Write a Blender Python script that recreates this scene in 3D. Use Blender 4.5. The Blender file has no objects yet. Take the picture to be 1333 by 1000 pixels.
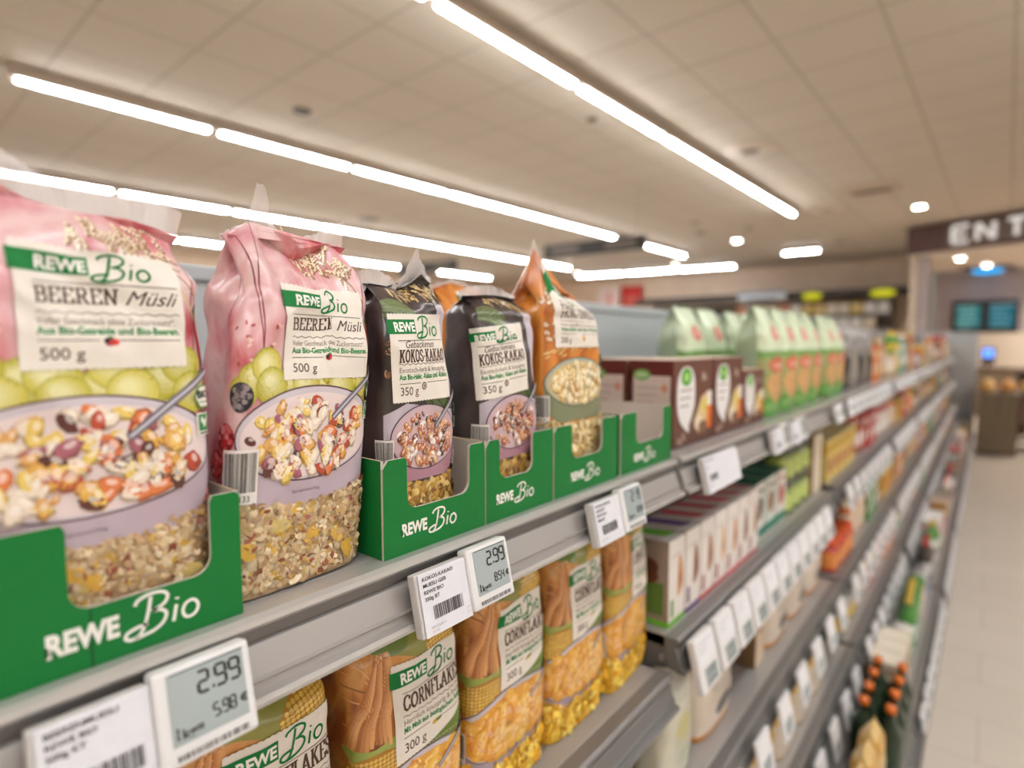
import bpy, bmesh, math, random
import numpy as np
from mathutils import Vector, Matrix
from mathutils.geometry import tessellate_polygon

scene = bpy.context.scene
COL = scene.collection

# ------------------------------------------------------------------ camera
cam_data = bpy.data.cameras.new('camera')
cam = bpy.data.objects.new('camera', cam_data)
COL.objects.link(cam)
R_, U_, F_ = (0.771886, 0.635761, 0.0), (-0.046191, 0.056082, 0.997357), (-0.634080, 0.769846, -0.072655)
M = Matrix.Identity(4)
for i in range(3):
    M[i][0], M[i][1], M[i][2] = R_[i], U_[i], -F_[i]
M[0][3], M[1][3], M[2][3] = 0.4, 0.0, 1.45
cam.matrix_world = M
cam_data.sensor_fit = 'HORIZONTAL'
cam_data.sensor_width = 36.0
cam_data.lens = 755.0 / 1333.0 * 36.0
cam_data.clip_start = 0.02
cam_data.clip_end = 100
cam_data.dof.use_dof = True
cam_data.dof.focus_distance = 0.51
cam_data.dof.aperture_fstop = 2.3
scene.camera = cam

# ------------------------------------------------------------------ world, exposure
world = bpy.data.worlds.new('world')
scene.world = world
world.use_nodes = True
world.node_tree.nodes['Background'].inputs[0].default_value = (1.0, 0.93, 0.84, 1)
world.node_tree.nodes['Background'].inputs[1].default_value = 0.25
scene.view_settings.view_transform = 'Standard'
scene.view_settings.look = 'None'
scene.view_settings.gamma = 1.0
scene.view_settings.use_curve_mapping = False
scene.view_settings.exposure = 0.55
LAMP_STRENGTH = 46.0
try:
    scene.cycles.use_denoising = True
    scene.cycles.denoiser = 'OPENIMAGEDENOISE'
    scene.cycles.max_bounces = 8
    scene.cycles.transparent_max_bounces = 12
    scene.cycles.sample_clamp_indirect = 6.0
    scene.cycles.caustics_reflective = False
    scene.cycles.caustics_refractive = False
except Exception:
    pass

rng = random.Random(7)
nrg = np.random.default_rng(11)


def C(h, k=1.0):
    """'#rrggbb' -> linear rgba"""
    h = h.lstrip('#')
    out = []
    for i in (0, 2, 4):
        s = int(h[i:i + 2], 16) / 255.0
        s = s / 12.92 if s <= 0.04045 else ((s + 0.055) / 1.055) ** 2.4
        out.append(min(1.0, s * k))
    return (out[0], out[1], out[2], 1.0)


def mixc(a, b, t):
    return tuple(a[i] * (1 - t) + b[i] * t for i in range(3)) + (1.0,)


# ------------------------------------------------------------------ materials
MATS = {}


def node_mat(name):
    m = bpy.data.materials.new(name)
    m.use_nodes = True
    nt = m.node_tree
    return m, nt, nt.nodes['Principled BSDF'], nt.nodes, nt.links


def add_bump(nt, bsdf, scale, strength, dist=0.001, detail=3, coord='Object', stretch=None):
    N, L = nt.nodes, nt.links
    tc = N.new('ShaderNodeTexCoord')
    no = N.new('ShaderNodeTexNoise')
    no.inputs['Scale'].default_value = scale
    no.inputs['Detail'].default_value = detail
    if stretch:
        mp = N.new('ShaderNodeMapping')
        mp.inputs['Scale'].default_value = stretch
        L.new(tc.outputs[coord], mp.inputs[0])
        L.new(mp.outputs[0], no.inputs['Vector'])
    else:
        L.new(tc.outputs[coord], no.inputs['Vector'])
    b = N.new('ShaderNodeBump')
    b.inputs['Strength'].default_value = strength
    b.inputs['Distance'].default_value = dist
    L.new(no.outputs['Fac'], b.inputs['Height'])
    L.new(b.outputs[0], bsdf.inputs['Normal'])
    return no


def col_mat(name, rough=0.5, spec=0.5, metal=0.0, var=0.08, scale=40.0, bump=0.0, coat=0.0):
    """finish whose colour comes from the mesh's own colour attribute, with procedural mottling"""
    m, nt, b, N, L = node_mat(name)
    at = N.new('ShaderNodeAttribute')
    at.attribute_name = 'Col'
    tc = N.new('ShaderNodeTexCoord')
    no = N.new('ShaderNodeTexNoise')
    no.inputs['Scale'].default_value = scale
    no.inputs['Detail'].default_value = 4
    L.new(tc.outputs['Object'], no.inputs['Vector'])
    rp = N.new('ShaderNodeMapRange')
    rp.inputs[1].default_value = 0.25
    rp.inputs[2].default_value = 0.75
    rp.inputs[3].default_value = 1.0 - var
    rp.inputs[4].default_value = 1.0 + var
    L.new(no.outputs['Fac'], rp.inputs[0])
    mx = N.new('ShaderNodeVectorMath')
    mx.operation = 'SCALE'
    L.new(at.outputs['Color'], mx.inputs[0])
    L.new(rp.outputs[0], mx.inputs['Scale'])
    L.new(mx.outputs[0], b.inputs['Base Color'])
    b.inputs['Roughness'].default_value = rough
    b.inputs['Metallic'].default_value = metal
    b.inputs['Specular IOR Level'].default_value = spec
    b.inputs['Coat Weight'].default_value = coat
    b.inputs['Coat Roughness'].default_value = 0.12
    if bump:
        bp = N.new('ShaderNodeBump')
        bp.inputs['Strength'].default_value = bump
        bp.inputs['Distance'].default_value = 0.0006
        L.new(no.outputs['Fac'], bp.inputs['Height'])
        L.new(bp.outputs[0], b.inputs['Normal'])
    MATS[name] = m
    return m


def noise_mat(name, stops, scale=8.0, stretch=(1, 1, 1), rough=0.35, detail=5, dist=0.6, bump=0.15, bscale=60, coat=0.0):
    m, nt, b, N, L = node_mat(name)
    tc = N.new('ShaderNodeTexCoord')
    mp = N.new('ShaderNodeMapping')
    mp.inputs['Scale'].default_value = stretch
    L.new(tc.outputs['Object'], mp.inputs[0])
    no = N.new('ShaderNodeTexNoise')
    no.inputs['Scale'].default_value = scale
    no.inputs['Detail'].default_value = detail
    no.inputs['Distortion'].default_value = dist
    L.new(mp.outputs[0], no.inputs['Vector'])
    cr = N.new('ShaderNodeValToRGB')
    e = cr.color_ramp.elements
    e[0].position, e[0].color = stops[0]
    e[1].position, e[1].color = stops[-1]
    for p, c in stops[1:-1]:
        q = e.new(p)
        q.color = c
    L.new(no.outputs['Fac'], cr.inputs[0])
    L.new(cr.outputs[0], b.inputs['Base Color'])
    b.inputs['Roughness'].default_value = rough
    b.inputs['Coat Weight'].default_value = coat
    b.inputs['Coat Roughness'].default_value = 0.15
    if bump:
        add_bump(nt, b, bscale, bump, 0.0015)
    MATS[name] = m
    return m


def emit_mat(name, color, strength):
    m = bpy.data.materials.new(name)
    m.use_nodes = True
    nt = m.node_tree
    nt.nodes.clear()
    e = nt.nodes.new('ShaderNodeEmission')
    e.inputs[0].default_value = color
    e.inputs[1].default_value = strength
    o = nt.nodes.new('ShaderNodeOutputMaterial')
    nt.links.new(e.outputs[0], o.inputs[0])
    MATS[name] = m
    return m


col_mat('printed_film', rough=0.33, var=0.05, scale=30, coat=0.25)
col_mat('printed_paper', rough=0.62, spec=0.3, var=0.03, scale=90)
col_mat('printed_card', rough=0.5, spec=0.35, var=0.03, scale=25, bump=0.05)
col_mat('plain', rough=0.5, var=0.05, scale=20)
col_mat('flake', rough=0.5, var=0.14, scale=260, bump=0.25, coat=0.15)
col_mat('glossy', rough=0.15, var=0.03, scale=20, coat=0.4)
col_mat('painted_metal', rough=0.38, spec=0.5, metal=0.35, var=0.03, scale=12)
col_mat('plastic', rough=0.4, var=0.02, scale=30)

noise_mat('berry_film', [(0.30, C('#a8323e')), (0.39, C('#cb626a')), (0.46, C('#d89a9c')), (0.53, C('#e2c0bc')), (0.60, C('#d4969a')), (0.68, C('#b24450'))],
          scale=17, stretch=(1.2, 1.2, 0.5), rough=0.3, coat=0.3, bump=0.1, bscale=45)
noise_mat('cocoa_film', [(0.36, C('#2a2221')), (0.5, C('#3f3533')), (0.64, C('#5a4c48'))], scale=24, stretch=(1, 1, 0.4), rough=0.28, coat=0.3, bump=0.1)
noise_mat('honey_film', [(0.34, C('#9c5220')), (0.45, C('#c8742a')), (0.55, C('#da8e3c')), (0.66, C('#b9651f'))], scale=24, stretch=(1, 1, 0.35), rough=0.3, coat=0.3, bump=0.1)
noise_mat('corn_film', [(0.34, C('#763a16')), (0.45, C('#b8702f')), (0.54, C('#d0934c')), (0.66, C('#9a5524'))], scale=22, stretch=(1, 1, 0.4), rough=0.3, coat=0.3, bump=0.1)
noise_mat('oat_fill', [(0.3, C('#86694a')), (0.5, C('#ad906a')), (0.7, C('#c9ae88'))], scale=120, rough=0.5, bump=0.5, bscale=200)
noise_mat('cornflake_fill', [(0.3, C('#b8800f')), (0.5, C('#e0ab24')), (0.7, C('#f0c640'))], scale=90, rough=0.5, bump=0.5, bscale=150)
noise_mat('puff_fill', [(0.3, C('#a9854c')), (0.5, C('#d0b070')), (0.7, C('#e2cb94'))], scale=110, rough=0.5, bump=0.5, bscale=160)

m, nt, b, N, L = node_mat('clear_film')
b.inputs['Base Color'].default_value = C('#efe6e2')
b.inputs['Roughness'].default_value = 0.18
b.inputs['Alpha'].default_value = 0.6
nz = add_bump(nt, b, 70, 0.4, 0.002)
MATS['clear_film'] = m

m, nt, b, N, L = node_mat('bottle_glass')
b.inputs['Base Color'].default_value = C('#9fb7a4')
b.inputs['Roughness'].default_value = 0.08
b.inputs['Transmission Weight'].default_value = 0.6
add_bump(nt, b, 30, 0.05)
MATS['bottle_glass'] = m

# shelf metal
m, nt, b, N, L = node_mat('shelf_metal')
b.inputs['Base Color'].default_value = C('#a8a29d')
b.inputs['Metallic'].default_value = 0.3
b.inputs['Roughness'].default_value = 0.36
no = add_bump(nt, b, 140, 0.05, 0.0005, stretch=(1, 0.15, 1))
MATS['shelf_metal'] = m
m, nt, b, N, L = node_mat('dark_metal')
b.inputs['Base Color'].default_value = C('#77726f')
b.inputs['Metallic'].default_value = 0.2
b.inputs['Roughness'].default_value = 0.4
add_bump(nt, b, 120, 0.05)
MATS['dark_metal'] = m
m, nt, b, N, L = node_mat('panel_metal')
b.inputs['Base Color'].default_value = C('#b3b6b8')
b.inputs['Roughness'].default_value = 0.5
add_bump(nt, b, 60, 0.03)
MATS['panel_metal'] = m
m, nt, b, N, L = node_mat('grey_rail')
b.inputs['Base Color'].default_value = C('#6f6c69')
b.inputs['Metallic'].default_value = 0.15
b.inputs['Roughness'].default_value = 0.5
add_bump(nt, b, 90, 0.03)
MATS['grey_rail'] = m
m, nt, b, N, L = node_mat('bright_lip')
b.inputs['Base Color'].default_value = C('#c9c4c0')
b.inputs['Metallic'].default_value = 0.5
b.inputs['Roughness'].default_value = 0.25
add_bump(nt, b, 80, 0.03)
MATS['bright_lip'] = m

emit_mat('lamp_light', (0.945, 0.99, 1.03, 1), LAMP_STRENGTH)
emit_mat('spot_light', (1.0, 0.95, 0.88, 1), 30.0)
emit_mat('blue_light', C('#13a9f2'), 1.1)
emit_mat('sign_yellow', C('#d8d22e'), 0.62)
emit_mat('sign_letter', C('#d9cfc6'), 0.75)


# ------------------------------------------------------------------ mesh builder
class MB:
    def __init__(self, mats):
        self.mats = mats if isinstance(mats, (list, tuple)) else [mats]
        self.V, self.F, self.MI, self.FC, self.SM = [], [], [], [], []
        self.n = 0

    def add(self, verts, faces, col=(0.8, 0.8, 0.8, 1), mi=0, smooth=False):
        o = self.n
        self.V.append(np.asarray(verts, dtype=float).reshape(-1, 3))
        self.n += len(self.V[-1])
        many = isinstance(col, np.ndarray) and col.ndim == 2
        mim = isinstance(mi, (list, np.ndarray))
        for k, f in enumerate(faces):
            self.F.append(tuple(int(i) + o for i in f))
            self.MI.append(int(mi[k]) if mim else mi)
            self.FC.append(tuple(col[k]) if many else col)
            self.SM.append(smooth)

    def box(self, c, s, col=(0.8, 0.8, 0.8, 1), mi=0, bev=0.0, rz=0.0, face_cols=None):
        """box centred at c; face_cols maps '+x' etc to a colour"""
        hx, hy, hz = s[0] / 2, s[1] / 2, s[2] / 2
        if bev <= 0:
            vs = np.array([(x, y, z) for x in (-hx, hx) for y in (-hy, hy) for z in (-hz, hz)], float)
            fs = [(0, 1, 3, 2), (4, 6, 7, 5), (0, 4, 5, 1), (2, 3, 7, 6), (0, 2, 6, 4), (1, 5, 7, 3)]
        else:
            bm = bmesh.new()
            bmesh.ops.create_cube(bm, size=1.0)
            for v in bm.verts:
                v.co = (v.co.x * s[0], v.co.y * s[1], v.co.z * s[2])
            bmesh.ops.bevel(bm, geom=bm.edges[:], offset=bev, segments=2, profile=0.5, affect='EDGES')
            bm.verts.index_update()
            vs = np.array([v.co[:] for v in bm.verts])
            fs = [[v.index for v in f.verts] for f in bm.faces]
            bm.free()
        cols = col
        if face_cols:
            cc = []
            for f in fs:
                p = vs[list(f)]
                nrm = np.cross(p[1] - p[0], p[2] - p[0])
                k = int(np.argmax(np.abs(nrm)))
                key = ('+' if nrm[k] > 0 else '-') + 'xyz'[k]
                cc.append(face_cols.get(key, col))
            cols = np.array(cc)
        if rz:
            ca, sa = math.cos(rz), math.sin(rz)
            vs = np.stack([vs[:, 0] * ca - vs[:, 1] * sa, vs[:, 0] * sa + vs[:, 1] * ca, vs[:, 2]], 1)
        self.add(vs + np.array(c), fs, cols, mi)
        return self

    def grid(self, P, col=(0.8, 0.8, 0.8, 1), mi=0, wrap=False, smooth=True, flip=False):
        """P: (rows, cols, 3)"""
        r, c = P.shape[:2]
        fs = []
        cc = c if wrap else c - 1
        for i in range(r - 1):
            for j in range(cc):
                a, b_, d, e = i * c + j, i * c + (j + 1) % c, (i + 1) * c + (j + 1) % c, (i + 1) * c + j
                fs.append((a, e, d, b_) if flip else (a, b_, d, e))
        self.add(P.reshape(-1, 3), fs, col, mi, smooth)
        return self

    def lathe(self, prof, n=24, c=(0, 0, 0), col=(0.8, 0.8, 0.8, 1), mi=0, cols=None, smooth=True, caps=True):
        """prof: [(r, z)...]; cols: a colour per ring segment"""
        ang = np.linspace(0, 2 * math.pi, n, endpoint=False)
        V = []
        for r, z in prof:
            V += [(c[0] + r * math.cos(a), c[1] + r * math.sin(a), c[2] + z) for a in ang]
        fs, cc = [], []
        for i in range(len(prof) - 1):
            for j in range(n):
                fs.append((i * n + j, i * n + (j + 1) % n, (i + 1) * n + (j + 1) % n, (i + 1) * n + j))
                cc.append(cols[i] if cols else col)
        if caps:
            fs.append(tuple(range(n - 1, -1, -1)))
            cc.append(cols[0] if cols else col)
            fs.append(tuple(range((len(prof) - 1) * n, len(prof) * n)))
            cc.append(cols[-1] if cols else col)
        self.add(V, fs, np.array(cc), mi, smooth)
        return self

    def prism_y(self, poly, y0, y1, col=(0.8, 0.8, 0.8, 1), mi=0):
        """poly in (x, z), extruded along y"""
        n = len(poly)
        V = [(x, y0, z) for x, z in poly] + [(x, y1, z) for x, z in poly]
        fs = [(i, (i + 1) % n, n + (i + 1) % n, n + i) for i in range(n)]
        tr = tessellate_polygon([[Vector((x, z, 0)) for x, z in poly]])
        fs += [tuple(t) for t in tr] + [tuple(n + i for i in reversed(t)) for t in tr]
        self.add(V, fs, col, mi)
        return self

    def prism_x(self, poly, x0, x1, col=(0.8, 0.8, 0.8, 1), mi=0, face_col=None):
        """poly in (y, z), extruded along x; face_col colours the +x face"""
        n = len(poly)
        V = [(x0, y, z) for y, z in poly] + [(x1, y, z) for y, z in poly]
        fs = [(i, (i + 1) % n, n + (i + 1) % n, n + i) for i in range(n)]
        tr = tessellate_polygon([[Vector((y, z, 0)) for y, z in poly]])
        cc = [col] * n
        fs += [tuple(reversed(t)) for t in tr]
        cc += [col] * len(tr)
        fs += [tuple(n + i for i in t) for t in tr]
        cc += [face_col or col] * len(tr)
        self.add(V, fs, np.array(cc), mi)
        return self

    def tube(self, pts, r, n=10, col=(0.8, 0.8, 0.8, 1), mi=0):
        pts = [Vector(p) for p in pts]
        rows = []
        for i, p in enumerate(pts):
            t = (pts[min(i + 1, len(pts) - 1)] - pts[max(i - 1, 0)]).normalized()
            a = t.orthogonal().normalized()
            b_ = t.cross(a)
            rows.append([(p + r * (a * math.cos(q) + b_ * math.sin(q)))[:] for q in np.linspace(0, 2 * math.pi, n, endpoint=False)])
        self.grid(np.array(rows), col, mi, wrap=True)
        k = len(pts) * n
        return self

    def build(self, name, parent=None, loc=None, fix=True):
        me = bpy.data.meshes.new(name)
        V = np.concatenate(self.V) if self.V else np.zeros((0, 3))
        me.from_pydata(V.tolist(), [], self.F)
        for mm in self.mats:
            me.materials.append(MATS[mm] if isinstance(mm, str) else mm)
        npoly = len(me.polygons)
        if npoly == len(self.F):
            me.polygons.foreach_set('material_index', np.array(self.MI, dtype=np.int32))
            me.polygons.foreach_set('use_smooth', np.array(self.SM, dtype=bool))
            at = me.color_attributes.new('Col', 'FLOAT_COLOR', 'CORNER')
            lens = np.array([len(f) for f in self.F])
            cols = np.repeat(np.array(self.FC, dtype=np.float32), lens, axis=0)
            at.data.foreach_set('color', cols.ravel())
        me.update()
        if fix:
            bm = bmesh.new()
            bm.from_mesh(me)
            bmesh.ops.recalc_face_normals(bm, faces=bm.faces[:])
            bm.to_mesh(me)
            bm.free()
        o = bpy.data.objects.new(name, me)
        COL.objects.link(o)
        if parent is not None:
            o.parent = parent
        if loc is not None:
            o.location = loc
        return o


def tag(o, label=None, cat=None, group=None, kind=None):
    if label:
        o['label'] = label
    if cat:
        o['category'] = cat
    if group:
        o['group'] = group
    if kind:
        o['kind'] = kind
    return o


def thing(name, label, cat, loc=(0, 0, 0), rz=0.0, group=None):
    o = bpy.data.objects.new(name, None)
    o.empty_display_size = 0.05
    COL.objects.link(o)
    o.location = loc
    o.rotation_euler = (0, 0, rz)
    return tag(o, label, cat, group)


def dup(root, loc, rz=0.0, label=None, group=None, scale=None):
    r = root.copy()
    COL.objects.link(r)
    r.location = loc
    r.rotation_euler = (root.rotation_euler[0], root.rotation_euler[1], rz)
    if scale:
        r.scale = scale
    if label:
        r['label'] = label
    if group:
        r['group'] = group
    for ch in list(root.children):
        c = ch.copy()
        COL.objects.link(c)
        c.parent = r
        for g in list(ch.children):
            d = g.copy()
            COL.objects.link(d)
            d.parent = c
    return r

# ------------------------------------------------------------------ flat artwork, later laid on a surface
_glyphs = {}


def text_mesh(s, bold, shear):
    key = (s, bold, shear)
    if key not in _glyphs:
        cu = bpy.data.curves.new('t', 'FONT')
        cu.body = s
        cu.size = 1.0
        cu.offset = bold
        cu.shear = shear
        cu.resolution_u = 3
        ob = bpy.data.objects.new('t', cu)
        COL.objects.link(ob)
        me = ob.to_mesh()
        P = np.array([v.co[:2] for v in me.vertices]) if len(me.vertices) else np.zeros((0, 2))
        T = []
        for p in me.polygons:
            vs = list(p.vertices)
            for i in range(1, len(vs) - 1):
                T.append((vs[0], vs[i], vs[i + 1]))
        ob.to_mesh_clear()
        bpy.data.objects.remove(ob)
        bpy.data.curves.remove(cu)
        _glyphs[key] = (P, np.array(T, int).reshape(-1, 3))
    return _glyphs[key]


def spline(pts, n=8, closed=False):
    p = [np.array(q, float) for q in pts]
    out = []
    m_ = len(p)
    for i in range(m_ if closed else m_ - 1):
        if closed:
            a, b_, c, d = p[(i - 1) % m_], p[i], p[(i + 1) % m_], p[(i + 2) % m_]
        else:
            a, b_, c, d = p[max(i - 1, 0)], p[i], p[i + 1], p[min(i + 2, m_ - 1)]
        for k in range(n):
            t = k / n
            out.append(0.5 * ((2 * b_) + (c - a) * t + (2 * a - 5 * b_ + 4 * c - d) * t * t + (3 * b_ - a - 3 * c + d) * t ** 3))
    if not closed:
        out.append(p[-1])
    return out


BIO = [([(0.42, 0.93), (0.36, 0.6), (0.28, 0.3), (0.16, 0.06), (-0.02, -0.02), (-0.16, 0.05), (-0.12, 0.17), (0.08, 0.24), (0.33, 0.27)], 0.085),
       ([(0.06, 0.80), (0.14, 0.92), (0.38, 1.0), (0.66, 0.98), (0.8, 0.86), (0.74, 0.68), (0.52, 0.56), (0.44, 0.55), (0.64, 0.52), (0.76, 0.38), (0.68, 0.18), (0.48, 0.05), (0.24, 0.0), (0.05, -0.03)], 0.085),
       ([(1.0, 0.52), (0.96, 0.3), (0.92, 0.1)], 0.085),
       ([(1.03, 0.70), (1.02, 0.655)], 0.1)]
BIO_O = [(1.36, 0.52), (1.22, 0.46), (1.15, 0.3), (1.2, 0.14), (1.33, 0.09), (1.47, 0.16), (1.53, 0.32), (1.47, 0.47)]

SLAB = {  # strokes on a unit-height cell: (points, weight); width last
    'B': ([[(.2, 0), (.2, 1)], [(.05, 1), (.5, 1), (.66, .9), (.66, .64), (.5, .54), (.2, .54)], [(.5, .54), (.7, .44), (.72, .14), (.55, 0), (.05, 0)]], .84),
    'E': ([[(.2, 0), (.2, 1)], [(.05, 1), (.68, 1), (.68, .78)], [(.2, .53), (.52, .53)], [(.05, 0), (.7, 0), (.7, .24)]], .82),
    'R': ([[(.2, 0), (.2, 1)], [(.05, 0), (.36, 0)], [(.05, 1), (.5, 1), (.66, .9), (.66, .62), (.5, .5), (.2, .5)], [(.42, .5), (.7, 0), (.84, 0)]], .9),
    'N': ([[(.2, 0), (.2, 1)], [(.78, 0), (.78, 1)], [(.2, 1), (.78, 0)], [(.05, 1), (.24, 1)], [(.05, 0), (.36, 0)], [(.62, 1), (.94, 1)]], 1.0),
    'K': ([[(.2, 0), (.2, 1)], [(.05, 0), (.36, 0)], [(.05, 1), (.36, 1)], [(.22, .42), (.7, 1)], [(.4, .6), (.76, 0)], [(.56, 1), (.86, 1)], [(.6, 0), (.9, 0)]], .94),
    'O': ([[(.45, 1), (.2, .86), (.1, .5), (.2, .14), (.45, 0), (.7, .14), (.8, .5), (.7, .86), (.45, 1)]], .94),
    'S': ([[(.64, .76), (.62, .9), (.4, 1), (.16, .92), (.12, .7), (.3, .55), (.52, .47), (.68, .28), (.6, .08), (.38, 0), (.14, .1), (.1, .26)]], .8),
    'A': ([[(.12, 0), (.45, 1), (.78, 0)], [(.22, .33), (.68, .33)], [(0, 0), (.28, 0)], [(.62, 0), (.92, 0)]], .94),
    'C': ([[(.74, .74), (.72, .9), (.45, 1), (.2, .86), (.1, .5), (.2, .14), (.45, 0), (.7, .1), (.76, .28)]], .86),
    'F': ([[(.2, 0), (.2, 1)], [(.05, 1), (.68, 1), (.68, .78)], [(.2, .52), (.54, .52)], [(.05, 0), (.38, 0)]], .76),
    'L': ([[(.2, 0), (.2, 1)], [(.05, 1), (.38, 1)], [(.05, 0), (.66, 0), (.66, .26)]], .76),
    'H': ([[(.2, 0), (.2, 1)], [(.74, 0), (.74, 1)], [(.2, .5), (.74, .5)], [(.05, 0), (.35, 0)], [(.05, 1), (.35, 1)], [(.6, 0), (.9, 0)], [(.6, 1), (.9, 1)]], .96),
    'I': ([[(.2, 0), (.2, 1)], [(.05, 0), (.35, 0)], [(.05, 1), (.35, 1)]], .42),
    'G': ([[(.74, .74), (.72, .9), (.45, 1), (.2, .86), (.1, .5), (.2, .14), (.45, 0), (.74, .1), (.74, .42), (.5, .42)]], .9),
    'D': ([[(.2, 0), (.2, 1)], [(.05, 1), (.45, 1), (.7, .84), (.78, .5), (.7, .16), (.45, 0), (.05, 0)]], .9),
    '-': ([[(.08, .42), (.36, .42)]], .46),
    ' ': ([], .4),
}
SEG = {'0': 'abcdef', '1': 'bc', '2': 'abged', '3': 'abgcd', '4': 'fgbc', '5': 'afgcd', '6': 'afgedc', '7': 'abc', '8': 'abcdefg', '9': 'abcdfg'}


class Art:
    def __init__(self):
        self.items = []

    def tri(self, P, T, col, L):
        if len(T):
            self.items.append((np.asarray(P, float).reshape(-1, 2), np.asarray(T, int).reshape(-1, 3), col, L))

    def poly(self, pts, col, L):
        t = tessellate_polygon([[Vector((p[0], p[1], 0)) for p in pts]])
        self.tri(pts, t, col, L)

    def rect(self, x0, y0, x1, y1, col, L):
        self.tri([(x0, y0), (x1, y0), (x1, y1), (x0, y1)], [(0, 1, 2), (0, 2, 3)], col, L)

    def ell(self, cx, cy, rx, ry, col, L, rot=0.0, n=20, jit=0.0, r_=None):
        a = np.linspace(0, 2 * math.pi, n, endpoint=False)
        k = np.ones(n)
        if jit:
            k = 1 + jit * (nrg.random(n) - 0.5) * 2
        x, y = rx * k * np.cos(a), ry * k * np.sin(a)
        c, s = math.cos(rot), math.sin(rot)
        P = np.concatenate([[[cx, cy]], np.stack([cx + x * c - y * s, cy + x * s + y * c], 1)])
        T = [(0, 1 + i, 1 + (i + 1) % n) for i in range(n)]
        self.tri(P, T, col, L)

    def stroke(self, pts, w, col, L, closed=False, taper=False):
        p = np.array([q[:2] for q in pts], float)
        n = len(p)
        if n < 2:
            return
        if closed:
            d = np.roll(p, -1, 0) - np.roll(p, 1, 0)
        else:
            d = np.gradient(p, axis=0)
        d /= np.maximum(np.linalg.norm(d, axis=1, keepdims=True), 1e-9)
        nr = np.stack([-d[:, 1], d[:, 0]], 1)
        ww = np.full(n, w)
        if taper:
            ww = w * (0.45 + 0.55 * np.sin(np.linspace(0.15, math.pi - 0.15, n)))
        A, B = p + nr * ww[:, None] / 2, p - nr * ww[:, None] / 2
        P = np.concatenate([A, B])
        T = []
        for i in range(n if closed else n - 1):
            j = (i + 1) % n
            T += [(i, n + i, n + j), (i, n + j, j)]
        self.tri(P, T, col, L)

    def seg(self, a, b_, w, col, L, ext=0.0):
        a, b_ = np.array(a, float), np.array(b_, float)
        d = b_ - a
        l = np.linalg.norm(d)
        if l < 1e-9:
            return
        d /= l
        self.stroke([a - d * ext, b_ + d * ext], w, col, L)

    def text(self, s, x, y, h, col, L, bold=0.0, shear=0.0, width=None, align='l'):
        P, T = text_mesh(s, bold, shear)
        if len(P) == 0:
            return 0
        k = h / 0.70
        ww = (P[:, 0].max()) * k
        kx = k * (width / ww) if width else k
        wd = width or ww
        dx = {'l': 0, 'c': -wd / 2, 'r': -wd}[align]
        self.tri(np.stack([P[:, 0] * kx + x + dx, P[:, 1] * k + y], 1), T, col, L)
        return wd

    def slab(self, s, x, y, h, width, col, L, wt=0.17):
        tot = sum(SLAB[c][1] for c in s)
        kx = width / tot
        cx = x
        for c in s:
            st, wd = SLAB[c]
            for pl in st:
                pts = [(cx + px * kx, y + py * h) for px, py in pl]
                for i in range(len(pts) - 1):
                    dx, dy = abs(pts[i + 1][0] - pts[i][0]), abs(pts[i + 1][1] - pts[i][1])
                    wgt = h * (wt if dy > dx * 0.6 else wt * 0.62)
                    self.seg(pts[i], pts[i + 1], wgt, col, L, ext=wgt * 0.28)
            cx += wd * kx

    def lcd(self, s, x, y, h, col, L, w=None, wt=0.13):
        w = w or h * 0.5
        cx = x
        for c in s:
            if c == '.':
                self.rect(cx - w * .1, y, cx + w * .12, y + h * .14, col, L)
                cx += w * 0.3
                continue
            if c == ' ':
                cx += w * 0.6
                continue
            X0, X1, Y0, Y1, Y2 = cx, cx + w, y, y + h / 2, y + h
            g = h * 0.03
            S = {'a': ((X0 + g, Y2), (X1 - g, Y2)), 'b': ((X1, Y1 + g), (X1, Y2 - g)), 'c': ((X1, Y0 + g), (X1, Y1 - g)), 'd': ((X0 + g, Y0), (X1 - g, Y0)),
                 'e': ((X0, Y0 + g), (X0, Y1 - g)), 'f': ((X0, Y1 + g), (X0, Y2 - g)), 'g': ((X0 + g, Y1), (X1 - g, Y1))}
            for k in SEG[c]:
                self.seg(S[k][0], S[k][1], h * wt, col, L)
            cx += w * 1.42

    def bio(self, x, y, h, col, L, k=1.0):
        for pts, w in BIO:
            self.stroke([(x + px * h * k, y + py * h) for px, py in spline(pts, 6)], w * h, col, L)
        self.stroke([(x + px * h * k, y + py * h) for px, py in spline(BIO_O, 5, True)], 0.085 * h, col, L, closed=True)

    def bars(self, x0, y0, x1, y1, col, L, seed=1):
        r = random.Random(seed)
        x = x0
        while x < x1:
            w = (x1 - x0) * r.choice([.012, .02, .03])
            self.rect(x, y0, min(x + w, x1), y1, col, L)
            x += w + (x1 - x0) * r.choice([.012, .02, .028])

    def merge(self, o, dx=0, dy=0, rot=0, sx=1, sy=1, shear_y=0.0, dL=0):
        c, s = math.cos(rot), math.sin(rot)
        for P, T, col, L in o.items:
            x, y = P[:, 0] * sx, P[:, 1] * sy
            y = y + shear_y * x
            self.items.append((np.stack([x * c - y * s + dx, x * s + y * c + dy], 1), T, col, L + dL))

    def warp(self, fn):
        """fn(x, y) -> x, y : e.g. a fold that swallows a strip of print"""
        for i, (P, T, col, L) in enumerate(self.items):
            x, y = fn(P[:, 0], P[:, 1])
            self.items[i] = (np.stack([x, y], 1), T, col, L)


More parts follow.
